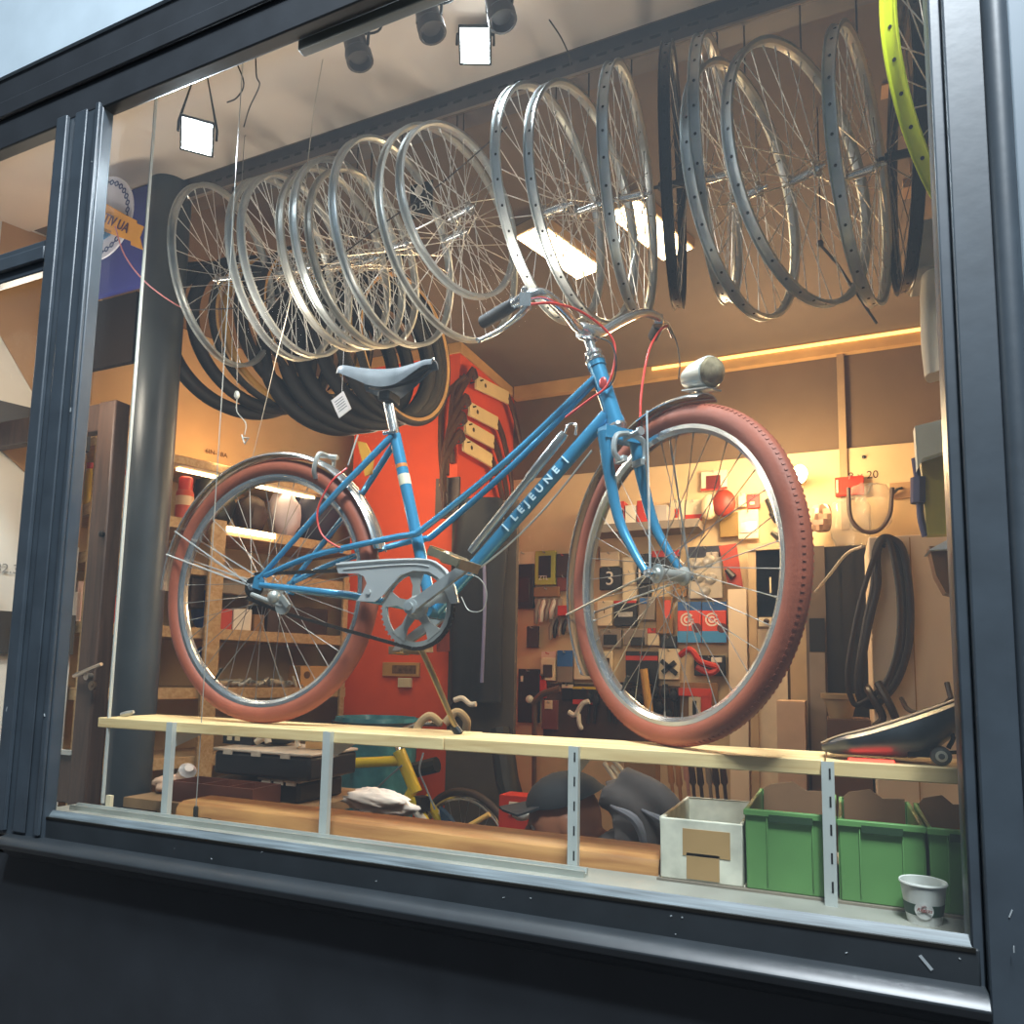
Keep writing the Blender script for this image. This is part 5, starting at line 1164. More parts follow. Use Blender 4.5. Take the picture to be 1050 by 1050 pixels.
p,q=at(660,686,3.9),at(666,732,3.9); m=MB(); m.tube([p,q],[.020,.022],10); t=solo('wooden_handle',m,mat('yellow_wood','c89a50',rough=.5),'yellow wooden tool handle hanging inside the front wheel','tool',GROUP); m=MB(); m.tube([p,p+V((0,.16,.0))],.006,6); part('hook',m,DSTEEL,t)
x0,x1,z0,z1,_=wr(556,702,704,772); m=MB(); m.span((x0,WB-.010,z0),(x1,WB+.001,z1)); solo('added_dark_sheet',m,mat('brown_wall_shade','4e3626',rough=.75,var=.2),'dark brown sheet added to darken the foot of the tool wall behind the tools','board')  # dark sheet added to deepen the shade on the wall behind the tools
rn=random.Random(11)
for i,(px,pyy,l) in enumerate(((672,700,40),(682,702,36),(690,706,34),(676,718,30),(648,706,34),(655,712,24),(686,728,20),(637,700,36),(629,712,30),(622,706,34),(612,712,30),(604,708,34))):
    p,q=at(px,pyy,4.0),at(px+rn.uniform(-4,5),pyy+l,4.0); m=MB(); m.tube([p,p.lerp(q,.35),p.lerp(q,.4),q],[.016,.02,.008,.010],8); m.lathe(p.lerp(q,.2)+V((0,-.01,0)),-Y_,[(.022,-.01),(.022,.01),(.010,.012)],12); m.tube([p,p+V((0,.09,0))],.004,6)
    solo('hanging_tool',m,BK if i%3 else DSTEEL,'dark hand tool among those hanging along the foot of the tool wall','tool','dark tools hanging low on the tool wall')
pack(588,704,612,722,'yellow and red framed pack at the lower left of the tool wall',BK,window=REDP,win=(.0,.75,1.,1.02),stripe=(mat('yellow_stripe','d2b030',rough=.5),.86,1.))
m=MB(); m.tube(spline([at(583,730,3.85),at(590,733,3.85),at(597,722,3.85),at(604,719,3.85)],5),.014,8); m.tube(spline([at(593,732,3.85),at(594,742,3.85),at(597,748,3.85)],4),[.013]*8+[.008],8); m.tube([at(596,724,3.85),at(596,724,4.06)],.006,6); solo('white_tool',m,WHITE,'white forked tool hanging at the lower left of the tool wall','tool',GROUP)
m=MB(); m.tube(spline([at(546,722,3.7),at(556,712,3.7),at(574,706,3.7)],5),.018,8); e_=at(549,800,3.75); m.tube([at(548,720,3.7),at(548,752,3.72),V((e_.x,e_.y,0.0))],.014,8); t=solo('handlebar_stand',m,mat('worn_brown_metal','7a5c48',rough=.4,metal=.5),'brown bent handlebar standing in front of the tall black board','handlebar'); m=MB(); m.ball(at(543,717,3.69),.022,10); part('white_cap',m,WHITE,t)
pack(556,718,572,748,'maroon and pale box behind the brown bent handlebar',mat('maroon_box','7a3a2c',rough=.6),window=CREAMC,win=(.2,.0,.7,.3))
for a_ in ((640,585,652,600,'small cream pack just above the slim black pack row',CREAMC,{}),(655,600,668,612,'dark strip under the slim black pack',BK,{}),(690,594,704,612,'small brown pack left of the tray of silver discs',KRF,{}),
 (615,645,637,664,'grey pack low behind the front rim, left',GREYP,dict(window=BK)),(664,644,676,662,'small red-topped pack under the dark blister',CREAMC,dict(stripe=(REDP,.7,1.))),(677,652,694,664,'black strip pack above the cross-shaped tool card',BK,{}),
 (571,590,586,606,'maroon pack under the red hook at the left of the tool wall',mat('maroon_box','7a3a2c'),{}),(540,642,552,664,'dark pouch beside the black gloves',DBROWN,{}),(576,700,588,718,'dark pack left of the yellow and red framed pack',BK,dict(stripe=(CREAMC,.7,.9))),
 (612,668,628,690,'pale blister behind the front tyre low on the left',CREAMC,dict(window=DBROWN)),(724,566,737,590,'pale pack under the navy header tray',mat('greywhite','b5aaa2'),{}),(745,614,757,640,'slim dark pack right of the red and blue pouches',GREYP,{}),
 (748,660,760,690,'small black tool pack right of the red cable lock',BK,dict(window=CREAMC)),(590,628,606,650,'dark grey pack behind the bicycle front tyre, middle left',GREYP,dict(window=BK))):
    pack(*a_[:6],th=.02,**a_[6])
# small wheel and dark tools under the plank in front of the tool wall: file rack
x0,x1,z0,z1,_=wr(690,800,752,840,3.6)
for i,(px,l,mm) in enumerate(((692,60,'w'),(700,66,'w'),(708,54,'r'),(714,62,'d'),(722,64,'d'),(731,60,'g'),(738,64,'d'),(746,62,'d'))):
    p=at(px-6,775,3.55); q=at(px,775+l,3.5); m=MB(); m.tube([p,p.lerp(q,.45),p.lerp(q,.5),q],[.012,.016,.008,.008],8); solo('screwdriver',m,{'w':mat('wood_handle','b07a48',rough=.5),'r':mat('rose_handle','c08a7a',rough=.4),'d':DBROWN,'g':GREYP}[mm],('first','second','third','fourth','fifth','sixth','seventh','eighth')[i]+' long-handled tool from the left in the rack behind the crates','tool','long tools in the rack behind the crates')
m=MB(); a,b=at(684,836,3.45),at(756,842,3.45); m.span((a.x,a.y,0),(b.x,a.y+.2,at(720,832,3.45).z)); solo('tool_rack',m,DKWOOD,'dark rack holding long tools behind the crates','rack')
m=MB(); p_=[at(672,818,2.6),at(690,828,2.6)]; m.prism([p_[0],p_[1],V((p_[1].x,p_[1].y,0)),V((p_[0].x,p_[0].y,0))],V((0,.06,0))); solo('red_box',m,REDP,'red box corner between the hooded jacket and the taped crate','box')
for i,(a,b) in enumerate((((620,783),(634,804)),((628,786),(642,806)),((630,780),(646,800)))):
    m=MB(); e_=at(b[0]+2,b[1]+60,2.9); m.tube([at(*a,3.0),at(*b,2.9),V((e_.x,e_.y,0.0))],.010,8); solo('steel_rod',m,ALUD,'pale steel rod leaning behind the crouching person','rod','pale rods leaning behind the person')
m=MB(); a=at(640,780,3.2); b=at(672,830,3.2); m.span((a.x,a.y,.0),(b.x,a.y+.1,a.z)); solo('brown_carton',m,KRF,'brown carton behind the pale leaning rods','carton')
# ================================================================ RIGHT BACK: cabinet, locker, tubes, bags, bulb
yb=C(0,3.95,0).y
def cab(px0,py0,px1,py1,m,Y=3.9,dep=.12,zb=None):
    x0,x1,z0,z1,_=wr(px0,py0,px1,py1,Y); y=C(0,Y,0).y; mb=MB(); mb.span((x0,y,z0 if zb is None else zb),(x1,y+dep,z1)); return mb
x0,x1,z0,z1,_=wr(768,560,832,640,3.9)
t=thing('glass_cabinet','cream cabinet with a black glass door right of the tool wall','cabinet',((x0+x1)/2,C(0,3.9,0).y,0))
part('stile',cab(767,560,775,600,CREAM,zb=0),mat('beige_stile','b89c78',rough=.6),t); part('stile',cab(808,560,832,600,CREAM,zb=0),mat('beige_stile','b89c78'),t); part('top_rail',cab(767,556,832,563,CREAM,Y=3.89),mat('beige_stile','b89c78'),t)
part('glass_door',cab(776,563,807,632,BK,Y=3.92,dep=.02),mat('black_glass','0b0a09',rough=.08),t)
part('lower_panel',cab(776,645,807,700,WHITE,Y=3.92,dep=.02,zb=0),mat('cream_lower','dcc8ac',rough=.6),t); part('carcass',cab(769,566,830,600,WHITE,Y=3.945,dep=.09,zb=0),BROWNW,t)
m=MB(); a=at(790,600,3.9); m.tube([a+Z_*.04,a-Z_*.04],.005,6); part('door_handle',m,CREAMC,t)
m=MB(); a,b=at(778,640,3.86),at(806,634,3.86); m.span((a.x,a.y,at(790,642,3.86).z),(b.x,a.y+.05,at(790,633,3.86).z)); part('drawer',m,CREAMC,t)
for px in(786,799): m=MB(); c=at(px,637,3.855); m.lathe(c,-Y_,[(.014,0),(.014,.012),(.006,.02)],10); part('knob',m,DBROWN,t)
solo('upright_board',cab(747,604,766,700,CREAM,Y=3.97,dep=.02,zb=0),CREAMP,'cream upright board left of the glass cabinet','board')
solo('pink_cabinet',cab(797,719,826,800,CREAM,Y=3.6,dep=.25,zb=0),mat('pinkish_panel','d8b69a',rough=.6),'pinkish low cabinet behind the bicycle front tyre','cabinet')
t=solo('black_locker',cab(834,560,890,700,BK,Y=3.75,dep=.25,zb=0),mat('black_locker','1d1714',rough=.5,var=.2),'tall black locker behind the bicycle front tyre at the right','locker')
part('side_post',cab(826,560,847,700,BK,Y=3.74,dep=.008,zb=0),mat('grey_post','6b5a4c',rough=.6),t); part('door_groove',cab(861,565,863,700,BK,Y=3.747,dep=.003,zb=.3),DSTEEL,t); part('door_groove',cab(876,565,878,700,BK,Y=3.747,dep=.003,zb=.3),DSTEEL,t)
part('grey_box',cab(830,669,846,700,BK,Y=3.71,dep=.02,zb=.5),GREYP,t); part('dark_gap',cab(830,634,846,668,BK,Y=3.725,dep=.01),BK,t)
# low dark stand with flower pot
a,b=at(848,738,3.2),at(893,738,3.2); m=MB(); m.span((a.x,a.y,.0),(b.x,a.y+.25,at(870,738,3.2).z)); zst=at(870,738,3.2).z
solo('wooden_stand',m,mat('stand_wood','6b4a34',rough=.6,var=.2),'brown wooden stand carrying the beige pot','stand')
c=at(862,735,3.3); c.z=zst; t=thing('flower_pot','beige pot on the brown stand in front of the black locker','pot',c); m=MB(); m.lathe(c,Z_,[(.042,0),(.062,.075),(.072,.077),(.074,.098),(.066,.098),(.060,.08),(.03,.02)],24); part('pot_body',m,mat('beige_pot','a88e68',rough=.6),t)
# cream tall locker with tubes over its top
x0,x1,z0,z1,_=wr(891,549,1010,600,3.1); zt=at(920,549,3.1).z
m=MB(); y=C(0,3.1,0).y; m.span((x0,y,0),(.77,y+.45,zt)); t=solo('cream_cupboard',m,CREAMP,'tall cream cupboard at the right with brown inner tubes hung over it','cupboard',bevel=.006)
m=MB(); xx=at(934,600,3.1).x; m.span((xx,y-.004,0.02),(xx+.004,y-.0002,zt-.01)); part('door_joint',m,mat('joint_tan','b8946c',rough=.7),t)
TB2=mat('brown_black_tube','3a2a1e',rough=.4,var=.2)
for i,(ax,bx,r,lab) in enumerate(((903,922,.017,'brown inner tube looped over the cream cupboard, widest one'),(909,927,.013,'brown inner tube looped over the cream cupboard, right one'),(899,916,.010,'brown inner tube looped over the cream cupboard, slack left one'))):
    Yt=3.085-.02*i; p=[at(907,552,Yt),at(bx-2,562,Yt),at(bx+6,610,Yt),at(bx+5,660,Yt),at(bx-8,700,Yt),at(ax-5-6*i,722,Yt),at(ax-20-3*i,716,Yt),at(ax-22-4*i,690,Yt),at(ax-14-4*i,640,Yt),at(ax-6-3*i,600,Yt),at(899,565,Yt)]
    m=MB(); m.tube(spline(p,6,True),r,10,closed=True,flat=(Y_,.6)); it=solo('inner_tube',m,TB2,lab,'inner tube','brown inner tubes over the cream cupboard'); hk=MB(); h0=at(907,556,Yt); hk.tube([h0+V((0,-.004,-.008)),V((h0.x,C(0,3.105,0).y,h0.z-.008))],.005,6); part('hook',hk,DSTEEL,it)
m=MB(); m.tube(spline([at(889,705,3.06),at(893,712,3.0),at(905,735,2.98),at(897,745,2.98)],5),.014,8); m.tube(spline([at(900,700,3.0),at(912,722,2.97),at(921,742,2.97)],5),.014,8); solo('tube_tails',m,TB2,'dangling tails below the hanging inner tubes','inner tube')
m=MB(); m.tube(spline([at(924,716,2.95),at(932,728,2.9),at(948,731,2.85),at(966,724,2.8),at(975,716,2.7)],6),.008,8); m.tube([at(971,700,2.72),at(975,716,2.7)],.008,8); solo('black_hose',m,TB2,'dark hose trailing right from the hanging inner tubes','hose')
m=MB(); m.tube(spline([at(885,560,3.1),at(868,568,3.3),at(850,590,3.4),at(836,607,3.5)],6),.006,8); solo('pale_cable',m,mat('pale_cable','c9bda8',rough=.5),'pale cable curving down across the black locker','cable')
# bags and packs under the bulb
def bag(px0,py0,px1,py1,label,Y=3.9,m=None,w=.05):
    x0,x1,z0,z1,_=wr(px0,py0,px1,py1,Y); y=C(0,Y,0).y; mb=MB(); mb.ball((0,0,0),1,18); rr=random.Random(label); cx,cz=(x0+x1)/2,(z0+z1)/2
    mb.v=[V((cx+max(-.85,min(.85,p.x*1.1))*(x1-x0)/1.7*(1+.10*rr.uniform(-1,1)),y+p.y*w*(1+.3*rr.uniform(-1,1)),cz+max(-.9,min(.9,p.z*1.1))*(z1-z0)/1.8*(1+.08*rr.uniform(-1,1)))) for p in mb.v]
    t=solo('plastic_bag',mb,m or CLEAR,label,'bag',GROUP,sharp=20); h=MB(); h.tube([V((cx,BW-.02,z1-.01)),V((cx,y-.02,z1-.01))],.004,6); part('wall_hook',h,ALUD,t); return t
bag(832,518,852,545,'small clear bag of grey parts right of the bulb',m=mat('grey_parts_bag','b08c74',rough=.3,var=.3,scale=20))
bag(852,512,892,560,'slanting clear bag under the red pack')
bag(871,496,914,545,'big clear bag holding a dark ring, upper right')
m=MB(); m.tube(spline([at(870,500,3.85),at(872,530,3.85),at(884,544,3.85),at(900,544,3.85),at(912,528,3.85),at(915,500,3.85)],6),.010,8); solo('dark_ring',m,DBROWN,'dark hoop inside the big clear bag','hoop')
pack(856,489,886,508,'bright red pack on a wire above the big clear bag',REDP,window=CREAMC,win=(.05,.15,.12,.85))
text_t=thing('size_note','small size mark written on the wall above the big clear bag','note',at(884,488,4.02)); text_part('lettering','28 x 20',.055,DBROWN,text_t,V((at(882,489,4.05).x,WB-.002,at(882,488,4.05).z)),X_,Z_)
m=MB(); x0,x1,z0,z1,_=wr(913,494,936,510,4.02); m.span((x0,WB-.02,z0),(x1,WB,z1)); t=solo('wall_bracket',m,mat('tan_bracket','b08c64',rough=.6),'tan metal bracket on the wall right of the big clear bag','bracket'); m=MB(); m.tube([V((x0,WB-.03,(z0+z1)/2-.03)),V((x0+.03,WB-.05,(z0+z1)/2)),V((x0+.05,WB-.02,(z0+z1)/2+.01))],.007,6); part('wire_clip',m,DSTEEL,t)
m=MB(); a=at(886,466,4.0); m.ball(V((a.x,WB-.004,a.z)),.01,8); solo('nail',m,DSTEEL,'nail head in the cream wall right of the joint strip','nail')
bc=at(820,486,3.85); t=thing('wall_bulb','bare glowing bulb on the cream wall right of the bicycle front wheel','bulb',bc); m=MB(); m.ball(bc,(.035,.035,.045),16); part('bulb',m,mat('bulb_glow','fff0d0',emit=(1,.68,.30),strength=60),t); m=MB(); m.tube([bc+V((0,.03,-.0)),V((bc.x,BW-.02,bc.z))],.018,10); part('socket',m,CREAMC,t)
# near the right-hand frame
def slabx(px0,py0,px1,py1,Y,dep,m,name,label,cat,bev=.004):
    x0,x1,z0,z1,_=wr(px0,py0,px1,py1,Y); y=C(0,Y,0).y; mb=MB(); mb.span((x0,y,z0),(x1,y+dep,z1)); return solo(name,mb,m,label,cat,bevel=bev)
x0,x1,z0,z1,_=wr(937,222,985,272,2.1); y=C(0,2.1,0).y; m=MB(); m.span((x0,y,z0),(.785,y+.16,z1)); solo('grey_box',m,mat('grey_box','8d8d88',rough=.6),'grey box high up against the right window frame','box',bevel=.004)
cloth(943,985,268,378,2.1,mat('white_sack','cfccc2',rough=.7,var=.08),'white_sack','white cloth sack hanging under the grey box at the right frame','sack',dep=.05,seed=8)
b=[(938,437),(990,424),(990,455),(946,470),(941,480)]
m=MB(); m.prism([at(x,y,1.95) for x,y in b],V((0,.042,0))); solo('white_flap',m,mat('white_flap','dcdccb',rough=.7),'white folded cloth over the olive board at the right frame','cloth')
m=MB(); p_=[at(x,y,1.99) for x,y in((944,466),(995,452),(1000,548),(951,549))]; p_[1].x=p_[2].x=.785; m.prism(p_,V((0,.03,0))); solo('olive_board',m,mat('olive_board','a39036',rough=.6,var=.06),'olive yellow board against the right window frame','board')
m=MB(); p_=[at(x,y,1.93) for x,y in((952,564),(985,546),(1000,546),(1000,564))]; p_[2].x=p_[3].x=.785; m.prism(p_,V((0,.1,0))); solo('white_shade',m,mat('white_shade','e4e8ea',rough=.5),'white triangular shade below the olive board','shade')
m=MB(); m.prism([at(x,y,1.95) for x,y in((953,560),(1000,560),(1000,615),(970,608),(960,590))],V((0,.06,0))); solo('brown_pouch',m,mat('brown_shiny','7a5636',rough=.3),'brown pouch hanging under the white triangular shade','pouch')
m=MB(); m.tube(spline([at(938,470,2.0),at(942,500,2.0),at(944,530,2.0),at(949,550,2.0)],5),.008,8); m.tube([at(942,490,2.0),at(942,516,2.0)],.018,8); solo('violet_lock',m,mat('violet_cable','55506a',rough=.4),'violet cable lock hanging left of the olive board','lock')
# objects on the ceiling at the right
for k,(px,py,lab) in enumerate(((913,88,'small tan block on the ceiling behind the right wheels, upper one'),(935,192,'small tan block on the wall line behind the black right wheel, lower one'))):
    c=at(px,py,2.3); m=MB(); m.box(c,(.05,.06,.03)); m.box(V((c.x,c.y,(2.955+c.z)/2)),(.008,.008,2.955-c.z)); solo('tan_block',m,mat('tan_block','b8906a',rough=.7),lab,'block')
# framed poster high on the back wall
x0,x1,z0,z1,_=wr(534,333,552,360,4.04); m=MB(); m.span((x0,BW-.004,z0),(x1,BW,z1)); solo('poster',m,mat('faded_poster','9a8468',rough=.7,var=.4,scale=18),'small faded poster on the dark wall above the orange pillar','poster')
# yellow light strip along the top of the back wall
a,b=at(700,373,4.0),at(946,340,4.0); m=MB(); m.span((at(668,378,4.0).x,BW-.06,a.z-.006),(at(960,340,4.0).x,BW-.052,a.z+.010)); solo('cove_light',m,mat('cove_glow','ffd070',emit=(1,.62,.18),strength=1.6),'thin yellow light line along the top of the back wall at the right','lamp')
# ================================================================ YELLOW BICYCLE
yk_=thing('yellow_bicycle','yellow racing bicycle with white bar tape behind the crouching person','bicycle',(at(440,830,2.75).x,C(0,2.75,0).y,0))
YELM=mat('yellow_enamel','e6cb2c',rough=.3,coat=.4); YY=2.75
hA,hB=at(409,770,YY),at(427,813,YY)
tq=(hB-hA).normalized(); wcn=at(476,895,YY+.05); Rw=.335
wz=max(wcn.z,Rw); wcn=V((wcn.x,wcn.y,Rw+.0)); wcn.z=at(476,894,YY+.05).z
yr=thing('x','x','x',(0,0,0)); bpy.data.objects.remove(yr)
fo=MB(); fo.tube([hA,hB],.027,12); fo.tube([at(330,784,YY-.1),at(411,780,YY)],.022,12); sq=at(330,1010,YY-.12); fo.tube([at(425,806,YY),at(375,905,YY-.05)],.023,12); fo.tube([at(331,778,YY-.1),at(374,906,YY-.05)],.015,12)
fo.tube([at(331,783,YY-.1),at(285,905,YY-.15)],.009,8); fo.tube([at(374,906,YY-.05),at(285,905,YY-.15)],.010,8)
part('frame',fo,YELM,yk_)
yaw2=rad(-20)
bike_wheel('front_wheel',wcn,yaw2,mat('brown_black_tyre','3d2c22',rough=.6),nsp=28,Rt=Rw-.016,rt=.016,tw=.014,tread=False,parent=yk_)
bike_wheel('rear_wheel',at(285,905,YY-.15),0,RUBBER,nsp=28,Rt=Rw-.016,rt=.016,tw=.014,tread=False,parent=yk_)
n2=V((-sin(yaw2),cos(yaw2),0)); cr2=hB+tq*.02; fk2=MB()
for s in(-1,1):
    fk2.tube([cr2+n2*s*.03,cr2.lerp(wcn,.6)+n2*s*.045,wcn+n2*s*.05],[.020,.017,.011],10)
part('fork',fk2,YELM,yk_)
b2=MB()
for s in(-1,1): b2.tube([cr2+n2*s*.036+V((.01,0,-.03)),cr2.lerp(wcn,.45)+n2*s*.052+V((.012,0,0))],[.020,.018],10)
part('fork_sleeve',b2,WHITE,yk_,'white lower fork sleeve')
s2_=MB(); s2_.tube([hA,at(403,752,YY),at(430,742,YY-.04),at(452,742,YY-.06)],.012,10); part('stem',s2_,CHROME,yk_)
for k,pp in enumerate(([(452,742),(440,734),(428,746),(432,760)],[(456,742),(468,730),(478,738),(478,750)])):
    m=MB(); m.tube(spline([at(x,y,YY-.06+.05*i*(1 if k else -1)*.5) for i,(x,y) in enumerate(pp)],6),.017,10); part('bar_tape',m,mat('cream_bar_tape','d9c8a4',rough=.7),yk_,'cream taped drop')
m=MB(); m.tube(spline([at(466,718,YY),at(474,716,YY),at(482,722,YY),at(488,722,YY)],5),.011,8); part('brake_lever',m,WHITE,yk_)
m=MB(); m.tube(spline([at(434,772,YY),at(430,790,YY-.03),at(436,806,YY-.02),at(446,830,YY-.02)],5),.004,6); m.tube(spline([at(412,785,YY-.04),at(395,800,YY-.02),at(370,825,YY)],5),.004,6); part('cable',m,mat('blue_grey_cable','8a96a2',rough=.4),yk_)
m=MB(); m.box(cr2+V((.03,-.02,-.02)),(.05,.05,.06),yaw2); part('front_brake',m,DSTEEL,yk_)
m=MB(); m.prism([at(x,y,YY+.02) for x,y in((450,828),(460,838),(470,855),(455,856))],V((0,.03,0))); part('blue_pannier',m,mat('blue_panel','2f4a68',rough=.5),yk_)
m=MB(); m.tube([at(424,790,YY+.1),at(448,784,YY+.1)],.035,10); part('dark_bag',m,BLACK,yk_)
# dark hung wheel behind and small bits
m=MB(); R_=.20; c=at(493,738,3.4); m.ring(c,V((.8,.6,0)),Z_,[(.17,-.012),(.17,.012),(.155,.012),(.155,-.012)],n=48); m.tube([c+V((.13,.1,0)),c+V((.13,.1,-1.0))],.01,8); solo('chainwheel_hoop',m,RUBBER,'small dark tyre hoop behind the white bar tape','tyre')
m=MB(); m.ball(at(535,833,2.3),(.035,.035,.028),12,0); solo('shoe_tip',m,WHITE,'white oval part beside the yellow bicycle front wheel','part')
m=MB(); a=at(512,815,2.6); b=at(540,838,2.6); m.span((a.x,a.y,0),(b.x,a.y+.1,a.z)); t=solo('red_toolbox',m,REDP,'red tool box behind the yellow bicycle front wheel','box'); m=MB(); a=at(522,822,2.59); b=at(532,836,2.59); m.span((a.x,a.y-.001,b.z),(b.x,a.y+.004,a.z)); part('label_card',m,CREAMC,t)
m=MB(); m.tube([at(465,856,2.5),at(502,835,2.5)],.010,8); e_=at(466,950,2.5); m.tube([at(465,856,2.5),V((e_.x,e_.y,0))],.01,8); solo('brass_rod',m,mat('yellow_wood','c89a50'),'pale wooden rod leaning across the yellow bicycle front wheel','rod')
m=MB(); m.tube([at(513,748,3.0),at(520,800,2.95),at(528,830,2.9),at(530,1000,2.9)],.05,10); solo('dark_stand_post',m,DSTEEL,'dark repair stand post left of the crouching person','stand')
# ================================================================ PERSON bending forward behind the ledge
pp=at(600,840,1.98)
PS=thing('person','person in a dark cap and grey hooded jacket bending forward behind the ledge','person',(pp.x+.35,pp.y+.1,0))
SKIN=mat('warm_skin','9c6244',rough=.5,var=.08); JACK=mat('grey_hood_cloth','463e3a',rough=.85,var=.2,scale=9,bump=.3,bscale=40); CAPM=mat('black_cap_cloth','0d0c0e',rough=.8); BEARD=mat('dark_beard','2e1b14',rough=.9); JEAN=mat('dark_trousers','26282f',rough=.85)
hd0=at(580,842,1.95)                     # centre of the head
fw_=V((-.93,-.30,-.16)).normalized(); sd_=V((-.22,.97,0)); sd_=(sd_-fw_*sd_.dot(fw_)).normalized(); upd=sd_.cross(fw_)*-1
if upd.z<0: upd=-upd
HM=M((fw_,sd_,upd)).transposed()
def H(x,y,z): return hd0+HM@V((x,y,z))
def fused(name,mb,m,par,vox=.008,smooth=4,label=None):
    o=part(name,mb,m,par,label); r=o.modifiers.new('fuse','REMESH'); r.mode='VOXEL'; r.voxel_size=vox; r.use_smooth_shade=True; s=o.modifiers.new('smooth','SMOOTH'); s.factor=.5; s.iterations=smooth; return o
neck=H(-.10,0,-.10); sh=hd0+V((.17,.05,-.11)); hip=hd0+V((.33,.20,-.44)); 
sy=V((.12,.98,0)).normalized()
bod=MB()
bod.ball(hd0+HM@V((0,0,.01)),(.100,.076,.112),20,mtx=HM); bod.ball(H(.035,0,-.075),(.062,.055,.052),16,mtx=HM)       # skull, jaw
bod.tube([H(.082,0,.015),H(.108,0,-.022),H(.104,0,-.034)],[.012,.017,.012],10)                                      # nose
for s in(-1,1):
    bod.ball(H(-.008,s*.076,-.005),(.018,.009,.030),12,mtx=HM); bod.ball(H(.072,s*.034,.012),(.02,.020,.012),10,mtx=HM)  # ears, brows
bod.tube([H(.088,-.022,-.062),H(.095,0,-.060),H(.088,.022,-.062)],[.006,.009,.006],8)                                # lips
bod.tube([H(-.03,0,-.06),neck,sh],[.056,.058,.075],16)
bod.tube([sh+V((-.0,0,0)),sh.lerp(hip,.4)+Z_*.03,hip],[.13,.155,.15],20)
HANDS=[]
for s in(-1,1):
    S=sh+sy*s*.17; E=S+V((-.06,s*.05,-.30)); Wp=E+V((-.20,-s*.03,-.14)); bod.tube([sh+sy*s*.08,S,E,Wp],[.08,.062,.044,.028],14)
    d=(Wp-E).normalized(); pal=Wp+d*.05; u,w=frame(d); bod.tube([Wp,pal,pal+d*.045],[.026,.036,.034],12,flat=(w,.5))
    for k in range(4):
        b=pal+d*.040+u*(k-1.5)*.019; l=(.062,.074,.070,.054)[k]; bod.tube([b,b+d*l*.5-w*.006,b+d*l*.8-w*.024,b+d*l*.86-w*.040],[.0095,.009,.008,.007],8)
    bod.tube([pal-d*.02+u*.03,pal+u*.055+d*.01-w*.01,pal+u*.058+d*.045-w*.02],[.012,.011,.008],8)
    Hp=hip+sy*s*.09+Z_*-.02; K=Hp+V((-.36,s*.05,.06)); F=V((K.x+.12,K.y,.08)); bod.tube([hip+sy*s*.05,Hp,K,F],[.12,.095,.062,.045],16); bod.tube([F,V((F.x-.02,F.y,.04)),V((F.x-.17,F.y,.03))],[.045,.045,.035],12)
fused('body',bod,SKIN,PS,.007,5)
jk=MB(); jk.tube([H(-.085,0,-.115),sh,sh.lerp(hip,.4)+V((.03,0,.03)),hip+V((.02,0,0))],[.085,.140,.165,.165],24)
for s in(-1,1):
    S=sh+sy*s*.17; E=S+V((-.06,s*.05,-.30)); Wp=E+V((-.20,-s*.03,-.14)); jk.tube([sh+sy*s*.06,S,E,E.lerp(Wp,.85)],[.11,.085,.064,.046],16)
hc2=H(-.17,0,-.06)
jk.ring(hc2,sd_,upd,[(.15,-.05),(.155,0),(.14,.05),(.11,.04),(.115,0),(.12,-.04)],n=28)
jk.tube(spline([H(-.11,-.09,.07),H(-.19,-.12,.02),H(-.22,-.10,-.12)],5),[.035]*10+[.02],10); jk.tube(spline([H(-.16,-.07,.10),H(-.26,-.11,.03),H(-.30,-.08,-.12)],5),[.04]*10+[.025],10)
fused('jacket',jk,JACK,PS,.010,4)
hl_=MB(); hl_.tube(spline([H(-.125,-.155,.05),H(-.185,-.175,.0),H(-.19,-.16,-.12)],5),[.003,.006,.009,.011,.012,.012,.011,.009,.007,.005]+[.003],8); hl_.tube(spline([H(-.20,-.15,.03),H(-.27,-.17,-.03),H(-.26,-.15,-.14)],5),[.003,.006,.009,.011,.012,.012,.011,.009,.007,.005]+[.003],8); part('hood_streak',hl_,mat('pale_hood_streak','6a686c',rough=.8),PS,'paler hood streaks')  # paler strips laid along the hood folds
tr_=MB()
for s in(-1,1):
    Hp=hip+sy*s*.09+Z_*-.02; K=Hp+V((-.36,s*.05,.06)); F=V((K.x+.12,K.y,.08)); tr_.tube([hip+sy*s*.05,Hp,K,F+Z_*.02],[.135,.11,.078,.062],16)
fused('trousers',tr_,JEAN,PS,.012,4)
for s in(-1,1):
    Hp=hip+sy*s*.09+Z_*-.02; K=Hp+V((-.36,s*.05,.06)); F=V((K.x+.12,K.y,.08)); m=MB(); m.tube([V((F.x+.05,F.y,.05)),V((F.x-.05,F.y,.052)),V((F.x-.20,F.y,.042))],[.05,.052,.042],14); part('shoe',m,BLACK,PS)
cp_=MB(); HC=M((fw_,sd_,upd)).transposed()
cp_.ball(H(-.010,0,.048),(.112,.090,.085),22,mtx=HM); cp_.v=[p if (HM.transposed()@(p-hd0)).z>.048+.25*max(0,-(HM.transposed()@(p-hd0)).x) else hd0+HM@V(((HM.transposed()@(p-hd0)).x,(HM.transposed()@(p-hd0)).y,.048+.25*max(0,-(HM.transposed()@(p-hd0)).x))) for p in cp_.v]
part('cap',cp_,CAPM,PS,sharp=60)
bm2=MB(); pts=[H(.06,y*.075,.060-.010*y*y) for y in(-1,-.5,0,.5,1)]+[H(.175-.055*y*y,y*.070,.056-.018*y*y) for y in(1,.5,0,-.5,-1)]
bm2.prism(pts,HM@V((0,0,.006))); part('cap_brim',bm2,CAPM,PS)
bd_=MB(); bd_.ball(H(.045,0,-.098),(.058,.060,.036),16,mtx=HM)
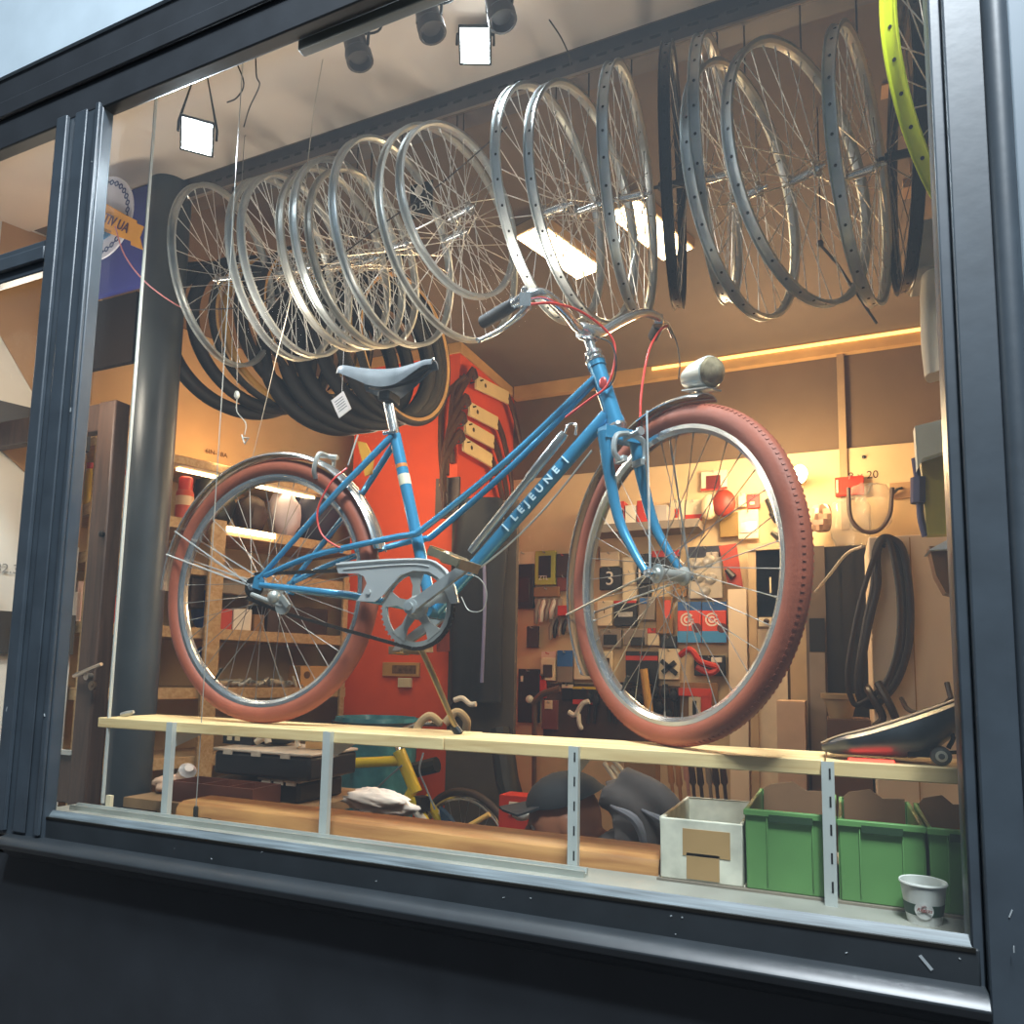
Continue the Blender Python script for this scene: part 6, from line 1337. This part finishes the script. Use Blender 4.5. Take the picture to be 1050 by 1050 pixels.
for s in(-1,1): bd_.tube([H(-.005,s*.068,-.03),H(.015,s*.062,-.075),H(.05,s*.045,-.10)],[.014,.022,.026],10)
fused('beard',bd_,BEARD,PS,.006,3)
for s in(-1,1):
    m=MB(); m.ball(H(.083,s*.031,.002),.0105,10); part('eye',m,mat('eye_white','d8cfc6',rough=.2),PS)
    m=MB(); m.ball(H(.0915,s*.031,.001),.0045,8); part('iris',m,BLACK,PS)
# ================================================================ LIGHT AND CAMERA
def lamp(kind,name,loc,energy,col,size=.1,rot=None,**k):
    l=bpy.data.lights.new(name,kind); l.energy=energy; l.color=col
    if kind=='AREA': l.size=size; 
    elif kind!='SUN': l.shadow_soft_size=size
    for a,b in k.items(): setattr(l,a,b)
    o=bpy.data.objects.new(name,l); COL.objects.link(o); o.location=loc
    if rot is not None: o.rotation_euler=V(rot).to_track_quat('-Z','Y').to_euler()
    return o
lamp('POINT','shop_fill',(-.35,2.3,2.2),22,(1,.72,.42),.12)  # unseen warm fill lights added without fixtures, this and the next
lamp('POINT','shop_fill',(-1.9,1.6,2.2),10,(1,.74,.45),.12)
lamp('POINT','shop_fill',(-2.3,.22,2.15),9,(1,.86,.7),.1)  # added fill to brighten the left panels and the round sign
lamp('POINT','bulb_light',bc+V((0,-.10,0)),9,(1,.66,.30),.04)
lamp('AREA','shelf_light',on_shelf(225,482,.16),5,(1,.70,.36),.3,rot=(0,0,-1))
lamp('POINT','shop_fill',(-1.1,1.35,1.75),7,(1,.78,.52),.12)  # added low fill for the bench, yellow bicycle and person
# street: a cool lamp over the pavement, upper right
lamp('AREA','street_lamp',(1.2,-4.2,9.0),600,(.84,.93,1.),.6,rot=(-.3,.55,-1))
lamp('AREA','facade_lamp',(.35,-1.15,4.5),200,(.86,.94,1.),.7,rot=(-.2,.45,-1))
lamp('POINT','shop_fill',(-.75,.40,2.15),5,(1,.88,.76),.08)  # added fill to brighten the rims and the soffit
lamp('POINT','shop_fill',(-1.5,.40,2.2),4,(1,.88,.76),.08)  # second added fill for rims and soffit, farther left
w=bpy.data.worlds.new('dusk'); SC.world=w; w.use_nodes=True; nt=w.node_tree; bg=nt.nodes['Background']
sk=nt.nodes.new('ShaderNodeTexSky'); sk.sky_type='HOSEK_WILKIE'; sk.sun_direction=(0,-.7,.25); sk.turbidity=4
mx=nt.nodes.new('ShaderNodeMix'); mx.data_type='RGBA'; mx.inputs[0].default_value=.8; nt.links.new(sk.outputs[0],mx.inputs[6]); mx.inputs[7].default_value=(.42,.55,.72,1)
nt.links.new(mx.outputs[2],bg.inputs['Color']); bg.inputs['Strength'].default_value=.16
cam=bpy.data.cameras.new('camera'); co_=bpy.data.objects.new('camera',cam); COL.objects.link(co_); SC.camera=co_
cam.sensor_fit='HORIZONTAL'; cam.sensor_width=36; cam.lens=FPX/1050*36; cam.shift_x=-(PX-525)/1050; cam.shift_y=(PY-525)/1050; cam.clip_start=.05
co_.matrix_world=M.Translation(CAM)@RT.to_4x4()
vs=SC.view_settings; vs.view_transform='Standard'; vs.look='None'; vs.gamma=1; vs.use_curve_mapping=False; vs.exposure=.42
